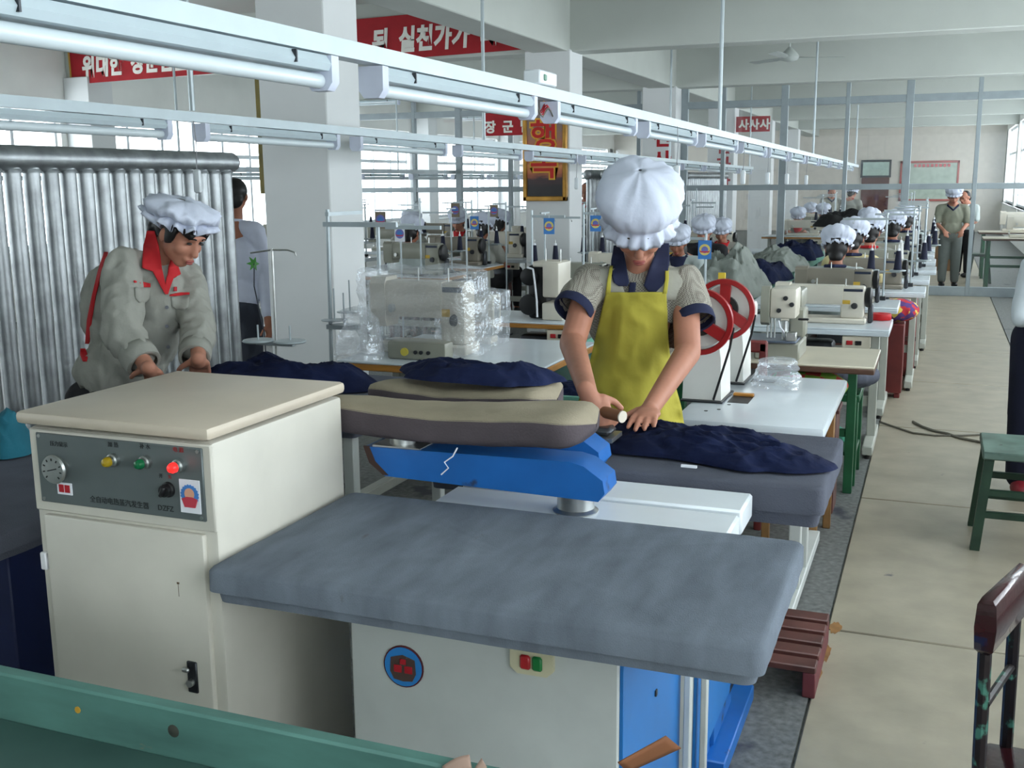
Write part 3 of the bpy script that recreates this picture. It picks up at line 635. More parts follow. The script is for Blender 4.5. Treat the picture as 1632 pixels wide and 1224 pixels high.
# stool and chair on the right, cord on the floor
gs = thing('green_stool', 'green painted wooden stool in the aisle on the right', 'stool', (.42, 5.12, 0)); gm = M('stool_green', (60, 88, 76), .5, var=.2, scale=9, spots=((40, 44, 40), .68, 14))
B('seat', M('stool_seat', (96, 118, 108), .5, var=.2, scale=9, spots=((60, 66, 60), .66, 14)), gs, (.24, 4.93, .415), (.66, 5.33, .45), .006)
gd = M('stool_leg_green', (36, 62, 46), .5, var=.2)
for x, dx in ((.27, -.035), (.62, .035)):
    for y, dy in ((4.97, -.02), (5.29, .02)): G().rings([[Vector((x + dx * k + a, y + dy * k + b, z)) for a, b in ((-.02, -.02), (.02, -.02), (.02, .02), (-.02, .02))] for z, k in ((.415, 0), (0, 1))]).out('leg', gd, gs)
for z, k in ((.16, .62), (.26, .38)):
    B('stretcher', gd, gs, (.27 - .035 * k, 4.955, z - .015), (.62 + .035 * k, 4.98, z + .015), .003)
    B('stretcher', gd, gs, (.27 - .035 * k, 5.28, z - .015), (.62 + .035 * k, 5.305, z + .015), .003)
rc = thing('brown_chair', 'dark brown chair with chipped green metal legs at the right edge', 'chair', (.27, 1.9, 0))
bl = M('glossy_maroon_leather', (58, 22, 26), .22, var=.2, scale=8, bump=.2, bscale=30, coat=.5); cl = M('chipped_dark_paint', (34, 26, 26), .4, var=.2, spots=((70, 120, 104), .60, 26))
def cq(px, py, y): return Wy(px, py, y)
G().rings([[Vector((.112 - b, 2.10 - b, z)), Vector((.145 + b, 2.09 - b, z)), Vector((.222 + b, 2.33 + b, z)), Vector((.19 - b, 2.34 + b, z))] for z, b in ((.725, -.008), (.735, 0), (.78, .003), (.825, 0), (.838, -.008))]).out('backrest', bl, rc, 70)
G().tube([(.132, 2.12, .76), (.137, 2.11, .5), (.15, 2.09, .25), (.16, 2.06, 0)], .013, 8).out('leg', cl, rc); G().tube([(.195, 2.31, .76), (.2, 2.31, .4), (.21, 2.33, 0)], .013, 8).out('leg', cl, rc)
B('seat', bl, rc, (.155, 2.0, .40), (.52, 2.32, .44), .014, seg=2); G().tube([(.49, 2.03, .40), (.51, 2.0, 0)], .013, 8).out('leg', cl, rc); G().tube([(.49, 2.28, .40), (.51, 2.32, 0)], .013, 8).out('leg', cl, rc)
G().tube([(.14, 2.11, .62), (.197, 2.31, .62)], .009, 8).out('stretcher', cl, rc); G().tube([(.15, 2.09, .22), (.205, 2.32, .22)], .009, 8).out('stretcher', cl, rc)
heap('blue_bag', 'blue and red cloth bag on the chair seat at the lower right corner', 'bag', M('blue_bag_cloth', (24, 76, 128), .8, bump=.1), .36, 2.16, .446, .12, .12, .2, 0, 3, .6)
cd = thing('floor_cord', 'grey cord lying across the aisle floor', 'cord', (0, 7.2, 0))
G().tube([Wz(x, y, .006) for x, y in ((1402, 672), (1425, 680), (1455, 690), (1490, 694), (1535, 694), (1575, 692))], .007, 6).out('cord_strand', cable, cd)
G().tube([Wz(x, y, .008) for x, y in ((1455, 672), (1470, 680), (1490, 687), (1510, 691), (1530, 698), (1575, 707))], .009, 6).out('cord_strand', cable, cd)
# ------------------------------------------------------------------ sewing lines: templates
mcream = M('machine_cream', (206, 200, 186), .35, var=.04); mgrey = M('machine_grey_green', (142, 142, 130), .35, var=.05); mtaupe = M('machine_taupe', (128, 122, 110), .35, var=.05)
twhite = M('laminate_white', (206, 214, 220), .3, var=.03, coat=.2); tbeige = M('laminate_beige', (196, 188, 168), .35, var=.04)
legm = M('table_leg_grey', (176, 178, 168), .45, var=.06); slate = M('slate_blue_plate', (96, 106, 122), .3, metal=.4)
spoolb = M('navy_thread', (26, 30, 52), .8, bump=.2, bscale=300); spoolr = M('red_thread', (176, 30, 38), .8, bump=.2, bscale=300); spoolw = M('white_thread', (214, 214, 210), .8)
plastic = glassy('clear_plastic_wrap', (224, 228, 234), .30, .14, .6, bump=.6)
def machine_tmpl(mat):
    t = thing('sewing_machine', 'x', 'sewing machine')
    B('bed', mat, t, (-.25, -.085, 0), (.25, .085, .035), .008); B('needle_plate', steel, t, (-.235, -.03, .035), (-.12, .03, .038), .001)
    B('pillar', mat, t, (.1, -.06, .033), (.235, .07, .235), .014, seg=2)
    G().prism([(-.07, .13), (-.062, .12), (.06, .12), (.07, .13), (.07, .22), (.055, .238), (-.055, .238), (-.068, .22)], 'x', -.24, .11).out('arm', mat, t)
    G().prism([(-.075, .11), (-.06, .085), (.05, .085), (.065, .11), (.065, .225), (.05, .25), (-.055, .25), (-.075, .23)], 'x', -.29, -.205).out('head', mat, t)
    B('face_plate', steel, t, (-.295, -.05, .1), (-.289, .045, .235), .004)
    G().cyl((-.25, -.01, .04), (-.25, -.01, .09), .006, n=8).out('needle_bar', steel, t); G().cyl((-.25, .015, .05), (-.25, .015, .09), .008, n=8).box((-.262, -.02, .04), (-.238, .025, .048)).out('presser_foot', steel, t)
    G().lathe([(.02, .0), (.058, .004), (.064, .014), (.064, .032), (.05, .04), (.02, .042)], (.236, 0, .165), (1, 0, 0), 24).out('handwheel', black, t)
    G().cyl((.18, -.064, .115), (.18, -.085, .115), .02, .017, n=16).out('stitch_dial', dsteel, t); G().cyl((-.16, -.07, .15), (-.16, -.1, .15), .014, n=12).out('tension_knob', steel, t)
    B('warning_plate', M('plate_yellow', (196, 160, 60), .5), t, (.11, -.0625, .125), (.155, -.06, .15), .001); B('name_plate', M('plate_dark', (40, 50, 70), .4), t, (.115, -.0625, .205), (.225, -.06, .222), .001)
    for x in (-.05, .12): G().cyl((x, 0, .23), (x, 0, .28), .004, n=6).out('thread_pin', steel, t)
    B('motor_guard', dsteel, t, (.255, .0, .0), (.285, .06, .12), .008)
    return t
def table_tmpl(mat, edge, w=1.0, d=.55, th=.04, z=.76, ri=.11):
    t = thing('sewing_table', 'x', 'table')      # origin: floor, right front corner of the top at (0,0)
    B('table_top', mat, t, (-w, 0, z - .012), (0, d, z), .004); B('edge_band', edge, t, (-w, 0, z - th), (0, d, z - .012), .004)
    for x in (-w + .06, -ri):
        B('leg', legm, t, (x, d * .5 - .03, .06), (x + .05, d * .5 + .04, z - th), .004)
        B('foot', legm, t, (x - .005, -.05, .02), (x + .055, d + .05, .075), .006)
        for y in (-.03, d): G().cyl((x + .025, y, 0), (x + .025, y, .03), .018, n=10).out('leveller', black, t)
    B('stretcher', legm, t, (-w + .1, d * .5, .25), (-ri + .01, d * .5 + .03, .31), .003)
    B('motor', dsteel, t, (-w * .45 - .1, d * .5, .46), (-w * .45 + .12, d * .5 + .18, .64), .03, seg=2)
    B('pedal', dsteel, t, (-w * .5 - .14, d * .5, .09), (-w * .5 + .12, d * .5 + .2, .11), .005)
    sb = B('switch_box', M('switch_box_ivory', (206, 198, 180), .4), t, (-.26, .01, z - th - .075), (-.1, .05, z - th - .005), .004)
    B('stop_button', M('button_red', (176, 40, 44), .35), sb, (-.235, .002, z - th - .055), (-.2, .012, z - th - .03), .002); B('start_button', black, sb, (-.185, .002, z - th - .055), (-.15, .012, z - th - .03), .002)
    return t
def stand_tmpl(h=.62, arm=.3):
    t = thing('thread_stand', 'x', 'thread stand')
    G().cyl((0, 0, .001), (0, 0, h), .0075, n=8).out('pole', alu, t); B('clamp', dsteel, t, (-.02, -.02, .001), (.02, .02, .03), .003)
    G().box((-.02, -.008, h - .05), (arm, .008, h - .034)).out('eyelet_arm', alu, t); G().box((-.008, -.1, h - .01), (.008, .09, h + .002)).out('cross_arm', alu, t)
    g = G(); g.box((-.11, -.008, .2), (.11, .008, .212)); g.out('tray_bar', alu, t)
    for x in (-.09, .09):
        G().lathe([(.001, .212), (.055, .212), (.058, .216), (.055, .22), (.001, .221)], (x, 0, 0), n=18).out('spool_dish', alu, t); G().cyl((x, 0, .21), (x, 0, .4), .003, n=6).out('spindle', steel, t)
    for x in (.08, .22): G().tube([(x, 0, h - .05), (x, .01, h - .07), (x + .01, 0, h - .075), (x + .012, -.01, h - .06)], .002, 5).out('eyelet', steel, t)
    return t
def cone_tmpl():
    t = thing('thread_cone', 'x', 'thread cone'); G().lathe([(.03, 0), (.03, .004), (.027, .01), (.017, .13), (.012, .134)], (0, 0, 0), n=18, cap=False).out('thread', spoolb, t)
    G().lathe([(.011, .13), (.009, .15), (.006, .151)], (0, 0, 0), n=12, cap=False).out('core', cardw, t); return t
MC, MG, MT = machine_tmpl(mcream), machine_tmpl(mgrey), machine_tmpl(mtaupe)
TW, TWD = table_tmpl(twhite, twhite), table_tmpl(twhite, wood)
gi = M('green_iron', (28, 84, 52), .45, var=.15, spots=((70, 50, 40), .7, 14))
TB = thing('sewing_table', 'x', 'table'); B('table_top', tbeige, TB, (-1.0, 0, .748), (0, .58, .76), .004); B('edge_band', M('edge_brown', (84, 58, 44), .5), TB, (-1.0, 0, .722), (0, .58, .748), .004)
for x in (-.94, -.15):
    for y in ((.05, .5) if x < -.5 else (.5,)): B('leg', gi, TB, (x, y, 0), (x + .045, y + .045, .722), .003)
B('stretcher', gi, TB, (-.94, .51, .3), (-.11, .54, .34), .003)
ST, CN = stand_tmpl(), cone_tmpl()
ncone = [0]; used = set()
def use(tm, loc, rz, label, group, scale=None):
    """the first placing moves the template itself, later ones copy it"""
    if tm.name in used: o = copy_tree(tm, loc, rz, label, None, group, scale)
    else:
        used.add(tm.name); o = tm; o.location = loc; o.rotation_euler = (0, 0, rz); o['label'] = label; o['group'] = group
        if scale: o.scale = scale
    return o
LATER = []
def cones(x, y, z, where, cols=(spoolb, spoolb), rz=0):
    for k, m in enumerate(cols):
        if m is None: continue
        dx = -.09 if k == 0 else .09
        cn = {'navy_thread': 'navy', 'red_thread': 'red', 'white_thread': 'white'}[m.name]
        LATER.append(((x + dx * math.cos(rz), y + dx * math.sin(rz), z + .2225), m, '%s thread cone, %s spindle, %s' % (cn, 'left' if (k == 0) == (math.cos(rz) > 0) else 'right', where)))
# ------------------------------------------------------------------ right hand row
ROW = 'the right-hand aisle row'
# beige table with the cylinder-arm machine
use(TB, (-.235, 5.15, 0), 0, 'beige sewing table with a dark brown edge', 'tables of the right row')
rows = [(6.47, -.225, MC, TW, 'cream machine'), (7.62, -.22, MT, TW, 'taupe machine'), (8.72, -.06, MT, TW, 'taupe machine'), (9.8, -.04, MG, TW, 'grey machine'), (10.85, .01, MG, TW, 'grey machine'), (11.95, .0, MT, TW, 'taupe machine'), (13.0, -.02, MG, TW, 'grey machine'), (14.1, -.02, MC, TW, 'cream machine')]
for k, (y, xr, mt, tt, nm) in enumerate(rows):
    use(tt, (xr, y, 0), 0, '%s white sewing table from the camera in %s' % (ORD[k], ROW), 'tables of the right row')
    mx = xr - .42 if k else -.62
    use(mt, (mx, y + .29, .7605), 0, '%s sewing machine from the camera in %s, %s' % (ORD[k], ROW, nm.split()[0]), 'machines of the right row', None if k else (1, 1, .95))
    sx = xr - .12; wh = '%s stand of %s' % (ORD[k - 1], ROW)
    if k: use(ST, (sx, y + .48, .76), PI, '%s thread stand from the camera in %s' % (ORD[k - 1], ROW), 'thread stands of the right row'); cones(sx, y + .48, .76, wh, (spoolb, spoolb if k % 2 else spoolw), PI)
textmesh('brand_lettering', 'Singwei', .03, black, bpy.data.objects[[o.name for o in bpy.data.objects if o.get('label', '').startswith('second sewing machine from the camera in the right')][0]], (-.64 - .22, 7.92 - .076, .945), (1, 0, 0), (0, 0, 1), .0005) if False else None
tp = thing('tape_roll', 'bright red tape roll at the end of the cream machine table', 'tape roll', (-.3, 6.6, .76)); q = Wz(1403, 510, .765)
G().lathe([(.02, 0), (.06, .002), (.063, .012), (.063, .03), (.06, .04), (.02, .042), (.02, 0)], (q.x, q.y + .05, .76), n=28, cap=False).out('roll', M('red_tape', (196, 24, 30), .5), tp)
# cylinder-arm machine on the beige table
cm = thing('cylinder_arm_machine', 'grey cylinder-arm sewing machine on the beige table', 'sewing machine', (-.7, 5.4, .76))
B('base', mgrey, cm, (-.80, 5.22, .76), (-.585, 5.52, .845), .008); B('work_plate', slate, cm, (-.86, 5.2, .845), (-.60, 5.46, .857), .003)
G().prism([(5.21, .985), (5.225, .94), (5.26, .925), (5.30, .94), (5.32, 1.0), (5.32, 1.08), (5.29, 1.115), (5.24, 1.115), (5.215, 1.08)], 'x', -.775, -.735).out('face_plate', mgrey, cm)
B('head', mcream, cm, (-.735, 5.24, .96), (-.61, 5.42, 1.105), .012, seg=2); B('arm', mgrey, cm, (-.70, 5.40, .99), (-.60, 5.62, 1.085), .015, seg=2); B('rear_column', mgrey, cm, (-.66, 5.38, .85), (-.58, 5.5, 1.0), .012)
for x in (-.745, -.728, -.712): G().cyl((x, 5.27, .862), (x, 5.27, .96), .005, n=8).out('needle_bar', steel, cm)
G().cyl((-.66, 5.25, .86), (-.66, 5.25, .95), .014, n=12).out('presser_bar', steel, cm); B('looper_cover', steel, cm, (-.65, 5.2, .857), (-.6, 5.24, .90), .004)
G().tube([(-.69, 5.24, .95), (-.68, 5.23, .92), (-.665, 5.235, .9), (-.66, 5.24, .87)], .004, 6).out('oil_line', cardw, cm); B('lever', black, cm, (-.6, 5.24, .955), (-.55, 5.26, .965), .003)
for x, z in ((-.66, 1.06), (-.63, 1.03), (-.69, 1.0)): G().cyl((x, 5.245, z), (x, 5.225, z), .011, n=12).out('tension_knob', dsteel, cm)
# red wheeled machines on the white table
wt1 = thing('white_machine_table', 'glossy white table carrying the two red-wheeled machines', 'table', (-.8, 4.15, 0))
G().box((-.85, 3.70, .735), (-.32, 4.68, .78), .012, 2).out('table_top', M('glossy_white_laminate', (208, 216, 222), .22, var=.02, coat=.3), wt1)
for x in (-.83, -.46):
    B('leg', offw, wt1, (x, 4.0, .07), (x + .045, 4.045, .735), .004); B('leg', offw, wt1, (x, 4.25, .07), (x + .045, 4.295, .735), .004); B('foot', offw, wt1, (x, 3.76, .03), (x + .05, 4.75, .075), .004)
    for y in (3.79, 4.7): G().cyl((x + .025, y, 0), (x + .025, y, .03), .018, n=10).out('leveller', black, wt1)
B('cut_out', black, wt1, (-.715, 4.04, .7795), (-.635, 4.2, .7812), 0); B('cut_out', black, wt1, (-.70, 4.5, .7795), (-.60, 4.58, .7812), 0); B('cut_out_lip', wood, wt1, (-.715, 4.17, .781), (-.635, 4.195, .792), .002)
for x, y in ((-.72, 3.9), (-.76, 3.86), (-.70, 4.0)): G().cyl((x, y, .78), (x, y, .7815), .007, n=8).out('bolt_hole', black, wt1)
mwh = M('machine_white', (224, 224, 218), .3, var=.03); mred = M('wheel_red', (150, 22, 26), .35, var=.08)
for k, (cx, cy, lb) in enumerate(((-.81, 3.95, 'white machine with a large red handwheel, nearer of the pair'), (-.795, 4.36, 'white machine with a large red handwheel, farther of the pair'))):
    t = thing('wheel_machine', lb, 'sewing machine', (cx, cy + .1, .78)); cz = 1.10
    G().rings([[Vector((cx + a * w, cy + .07 + b, z)) for a, b in ((-1, 0), (1, 0), (1, .2), (-1, .2))] for z, w in ((.789, .075), (.95, .07), (1.02, .06), (1.06, .058))]).out('column', mwh, t)
    G().lathe([(.02, 0), (.098, .0), (.104, .02), (.1, .08), (.07, .12), (.03, .13)], (cx + .005, cy + .03, cz), (0, 1, 0), 32).out('crank_housing', mwh, t)
    G().cyl((cx, cy + .01, cz), (cx, cy + .031, cz), .055, n=24).out('clutch_plate', black, t); B('base_plate', dsteel, t, (cx - .08, cy + .05, .7806), (cx + .085, cy + .3, .788), .002)
    B('arm', mwh, t, (cx - .06, cy + .2, 1.0), (cx + .06, cy + .52 if k else cy + .34, 1.09), .02, seg=2)
    w = G().lathe([(.105, -.012), (.125, -.014), (.127, .0), (.125, .012), (.107, .012)], (cx, cy, cz), (0, -1, 0), 44, cap=False)
    w.rings([[Vector((cx + r * math.cos(2 * PI * i / 44), cy + y, cz + r * math.sin(2 * PI * i / 44))) for i in range(44)] for r, y in ((.105, .012), (.105, -.012))], cap=False)
    wo = w.lathe([(.03, -.03), (.035, 0), (.028, .02), (.001, .021)], (cx, cy, cz), (0, -1, 0), 20).out('handwheel', mred, t)
    for a in (PI / 2, PI / 2 + 2 * PI / 3, PI / 2 + 4 * PI / 3):
        a -= .06 * k; d = Vector((math.cos(a), 0, math.sin(a))); n = Vector((-d.z, 0, d.x)); c0 = Vector((cx, cy, cz))
        G().rings([[c0 + d * r + n * ww + Vector((0, -.01, 0)), c0 + d * r - n * ww + Vector((0, -.01, 0)), c0 + d * r - n * ww + Vector((0, .01, 0)), c0 + d * r + n * ww + Vector((0, .01, 0))] for r, ww in ((.02, .02), (.108, .022))]).out('spoke', mred, wo)
    G().tube([(cx + .124, cy + .02, cz - .02), (cx + .11, cy + .03, cz - .1), (cx + .05, cy + .05, .795)], .005, 6).out('drive_belt', black, t)
    B('yellow_tag', M('tag_yellow', (220, 190, 60), .6), t, (cx - .05, cy + .12, 1.21), (cx - .02, cy + .13, 1.24), .001); G().cyl((cx - .035, cy + .125, 1.06), (cx - .035, cy + .125, 1.21), .004, n=6).out('thread_pin', steel, t)
def wrap(label, x0, x1, y0, y1, z0, z1, seed, taper=.8, amp=.02, nm='plastic_cover'):
    t = thing(nm, label, 'plastic sheet', ((x0 + x1) / 2, (y0 + y1) / 2, z0)); g = G(); cx, cy = (x0 + x1) / 2, (y0 + y1) / 2
    def f(u, v):
        a = u * 2 * PI; ca, sa = math.cos(a), math.sin(a); k = 1 - (1 - taper) * max(0, v - .1) ; vv = min(v / .82, 1); top = max(0, (v - .82) / .18)
        e = .45; sx = math.copysign(abs(ca) ** e, ca) * (x1 - x0) / 2 * k * (1 - top * .96); sy = math.copysign(abs(sa) ** e, sa) * (y1 - y0) / 2 * k * (1 - top * .96)
        q = Vector((sx * 9 + seed, sy * 9, vv * 4)); w = amp * (1 - 2 * abs(noise.noise(q))) + amp * .6 * noise.noise(q * 2.7)
        return Vector((cx + sx + w * ca, cy + sy + w * sa, z0 + (z1 - z0) * vv + (amp * 1.6 * noise.noise(q * .7) if v > .6 else 0) + top * .01))
    g.surf(f, 60, 26, True); g.out('sheet', plastic, t, 35); return t
wrap('clear plastic sheet crumpled behind the red-wheeled machines', -.66, -.50, 4.34, 4.48, .785, .90, 11, .6, .018)
# ------------------------------------------------------------------ left row (behind the ironing tables)
LROW = 'the left-hand row'
lw = table_tmpl(twhite, wood, 1.05, .98, .045, ri=.36); use(lw, (-1.69, 4.54, 0), 0, 'large white table with a wooden edge carrying plastic-wrapped machines', 'tables of the left row')
m1 = use(MC, (-2.42, 4.93, .7605), 0, 'large sewing machine wrapped in clear plastic on the wood-edged table', 'machines of the left row', (1.0, 1.1, 1.55))
for c_ in list(lw.children):
    if c_.name.startswith('switch_box'): [bpy.data.objects.remove(x_) for x_ in list(c_.children)]; bpy.data.objects.remove(c_)
for c_ in list(m1.children):
    if c_.name.split('.')[0] in ('handwheel', 'motor_guard'): bpy.data.objects.remove(c_)
bp = thing('machine_base', 'grey control base with a yellow dial under the wrapped machine', 'control box', (-2.3, 4.75, .76)); B('box_body', mgrey, bp, (-2.52, 4.66, .76), (-2.2, 4.76, .85), .012, seg=2)
G().cyl((-2.42, 4.66, .80), (-2.42, 4.65, .80), .02, n=18).out('dial', M('dial_yellow', (206, 190, 80), .5), bp)
for x in (-2.36, -2.33, -2.29): G().cyl((x, 4.66, .80), (x, 4.652, .80), .01, n=12).out('knob', dsteel, bp)
wrap('clear plastic cover over the large sewing machine', -2.79, -2.12, 4.78, 5.1, .765, 1.19, 2, .95, .016)
wrap('clear plastic bag hanging at the left of the wrapped machine', -2.76, -2.55, 4.56, 4.7, .763, 1.0, 5, .55, .02)
m2_ = use(MC, (-2.34, 5.31, .7605), PI, 'cream machine in plastic behind the larger wrapped machine', 'machines of the left row', (.5, .8, 1.05)); wrap('small clear plastic cover behind the larger wrapped machine', -2.53, -2.15, 5.18, 5.45, .765, 1.05, 8, .97, .012)
# thread stand by the column with two long arms
ls = thing('thread_stand', 'tall grey thread stand with long arms in front of the near column', 'thread stand', (-2.99, 4.9, .0))
G().cyl((-3.0, 4.9, 0), (-2.975, 4.9, 1.49), .011, n=10).out('pole', alu, ls); G().box((-3.0, 4.888, 1.40), (-2.57, 4.912, 1.425)).out('eyelet_arm', alu, ls); G().box((-2.985, 4.89, 1.455), (-2.965, 5.25, 1.475)).out('cross_arm', alu, ls); G().box((-2.8, 5.2, 1.375), (-2.47, 5.22, 1.395)).cyl((-2.85, 5.21, .76), (-2.85, 5.21, 1.40), .011, n=10).out('second_pole', alu, ls)
B('base_foot', dsteel, ls, (-3.1, 4.8, 0), (-2.9, 5.0, .03)); G().box((-3.0, 4.88, .86), (-2.82, 4.92, .885)).out('tray_bar', alu, ls)
for x, y, z in ((-2.94, 4.87, .91), (-2.88, 4.93, .95), (-2.9, 4.9, .885)): G().lathe([(.001, 0), (.07, 0), (.072, .004), (.001, .006)], (x, y, z), n=20).cyl((x, y, z), (x, y, z + .17), .004, n=6).out('spool_dish', alu, ls)
# small disc stand above the navy pile
ds = thing('bobbin_stand', 'small chrome bobbin stand with round discs behind the navy pile', 'thread stand', (-2.65, 3.9, 0)); p = Wy(438, 550, 3.9)
G().cyl((p.x, 3.9, .03), (p.x + .01, 3.9, 1.35), .006, n=8).out('pole', steel, ds); G().tube([(p.x - .1, 3.9, 1.33), (p.x + .01, 3.9, 1.345), (p.x + .09, 3.9, 1.345), (p.x + .125, 3.9, 1.335), (p.x + .13, 3.9, 1.32)], .004, 6).out('eyelet_arm', steel, ds)
for x, y in ((p.x - .07, 3.88), (p.x + .08, 3.9)): G().lathe([(.001, .945), (.065, .945), (.07, .95), (.065, .956), (.001, .957)], (x, y, 0), n=24).cyl((x, y, .95), (x, y, 1.02), .004, n=6).out('disc', alu, ds)
B('disc_bar', alu, ds, (p.x - .09, 3.885, .93), (p.x + .1, 3.91, .945), .003); B('base_foot', dsteel, ds, (p.x - .12, 3.8, 0), (p.x + .12, 4.0, .03))
# table with the black-and-cream machine
use(TWD, (-1.97, 6.2, 0), 0, 'white table with a wooden edge under the black-and-cream machine', 'tables of the left row')
bm_ = thing('overlock_machine', 'black and cream machine with belt pulleys, seen from its wheel side', 'sewing machine', (-2.33, 6.4, .76))
B('body', mcream, bm_, (-2.31, 6.35, .90), (-2.2, 6.6, 1.12), .012, seg=2); B('front_plate', mcream, bm_, (-2.3, 6.31, .76), (-2.16, 6.5, .87), .012, seg=2); B('rear_frame', black, bm_, (-2.42, 6.38, .76), (-2.29, 6.62, 1.1), .02, seg=2); B('top_cover', mcream, bm_, (-2.38, 6.36, 1.09), (-2.21, 6.58, 1.125), .008)
for z, r in ((1.03, .055), (.85, .065)): G().lathe([(.01, 0), (r, .0), (r + .004, .012), (r, .03), (.02, .04), (.001, .04)], (-2.40, 6.37, z), (0, -1, 0), 24).out('pulley', black, bm_)
G().tube([(-2.40, 6.32, 1.09), (-2.36, 6.32, 1.08), (-2.345, 6.31, 1.0), (-2.33, 6.3, .9), (-2.325, 6.3, .78)], .007, 6).out('belt', cardw, bm_)
for x in (-2.32, -2.22): G().cyl((x, 6.45, 1.12), (x, 6.45, 1.2), .004, n=6).out('thread_pin', steel, bm_)
def cardflag(label, c, w=.075, h=.105, m=cardw, tilt=0, hang=.02):
    t = thing('emblem_card', label, 'card', c, 'emblem cards on the thread stands'); x, y, z = c
    B('card_sheet', m, t, (x - w / 2, y - .001, z - h / 2), (x + w / 2, y + .001, z + h / 2), 0)
    r = w * .42
    G().cyl((x, y - .001, z), (x, y - .0022, z), r, n=24).out('emblem_disc', cardy if m is cardb else cardp, t); G().cyl((x, y - .001, z), (x, y - .003, z), r * .6, n=20).out('emblem_core', cardp if m is cardb else cardb, t)
    G().prism([(x - r, z - r * .1), (x - r * .7, z - r * .5), (x + r * .7, z - r * .5), (x + r, z - r * .1), (x + r * .6, z - r * .25), (x - r * .6, z - r * .25)], 'y', y - .001, y - .0036).out('emblem_ribbon', cardr, t)
    G().cyl((x, y, z + h / 2), (x, y, z + h / 2 + hang), .0015, n=5).out('string', cardw, t)
    t.rotation_euler = (0, 0, tilt); return t
# thread stands with emblem cards: pole foot pixel, top pixel, depth, arm end pixel, card pixel
FLAGS = [((848, 430), (848, 335), 6.68, (900, 345), (876, 357), cardb, 1.0, 'in front of the framed poster column'), ((930, 420), (930, 325), 6.9, (962, 340), (950, 356), cardb, 1.0, 'left of the large cap'), ((1123, 470), (1123, 372), 6.6, (1100, 380), (1124, 392), cardb, 1.1, 'right of the large cap'),
         ((692, 420), (692, 315), 9.3, (620, 334), (629, 333), M('faded_card', (130, 118, 100), .7), 1.5, 'against the bright windows, leftmost'), ((745, 470), (745, 322), 8.8, (768, 335), (757, 355), cardb, 1.1, 'beside a worker with long dark hair'), ((640, 430), (640, 350), 8.3, (660, 358), (638, 372), cardw, 1.3, 'white and violet, beside the near column'),
         ((807, 420), (807, 322), 10.6, (785, 325), (788, 333), MATS['faded_card'], 1.2, 'beside the gold poster frame'), ((765, 400), (765, 318), 11.6, (735, 322), (739, 334), MATS['faded_card'], 1.5, 'above the far left machines'), ((1108, 400), (1108, 300), 14, (1125, 330), (1137, 352), cardw, 1.3, 'on the fourth column')]
# ------------------------------------------------------------------ remaining left tables, machines and far left lines
for k, y in enumerate((7.7, 9.0, 10.4, 11.8, 13.3)):
    use(TWD if k % 2 else TW, (-1.93, y, 0), 0, '%s sewing table beyond the black-and-cream machine in %s' % (ORD[k], LROW), 'tables of the left row'); use((MG, MC, MT)[k % 3], (-2.62, y + .29, .7605), 0, '%s sewing machine beyond the black-and-cream one in %s' % (ORD[k], LROW), 'machines of the left row')
    use(ST, (-2.95, y + .48, .76), 0, '%s thread stand of %s' % (ORD[k], LROW), 'thread stands of the left row'); cones(-2.95, y + .48, .76, '%s stand of %s' % (ORD[k], LROW))
for k, (x, y, mt, tt) in enumerate(((-4.22, 8.95, MG, TWD), (-4.31, 10.1, MT, TWD), (-4.3, 11.3, MC, TW), (-4.3, 12.5, MC, TW), (-4.3, 13.7, MG, TW), (-6.2, 9.4, MG, TWD), (-6.2, 10.8, MC, TW), (-6.2, 12.2, MG, TW), (-6.2, 13.6, MT, TW), (-8.1, 11.0, MC, TW), (-8.1, 12.6, MG, TW), (-8.1, 14.2, MC, TW))):
    g = 0 if k < 5 else (1 if k < 9 else 2); i = k - (0, 5, 9)[g]; nm = ('the line just beyond the columns', 'the middle line on the far left', 'the line along the left windows')[g]
    use(tt, (x, y, 0), 0, '%s sewing table from the camera in %s' % (ORD[i], nm), 'tables of the far left lines'); use(mt, (x - .42, y + .29, .7605), 0, '%s sewing machine from the camera in %s' % (ORD[i], nm), 'machines of the far left lines', (1.1, 1.1, 1.25))
    use(ST, (x - .15, y + .5, .76), PI, '%s thread stand from the camera in %s' % (ORD[i], nm), 'thread stands of the far left lines'); cones(x - .15, y + .5, .76, '%s stand of %s' % (ORD[i], nm), (spoolb, spoolr if k == 3 else spoolb), PI)
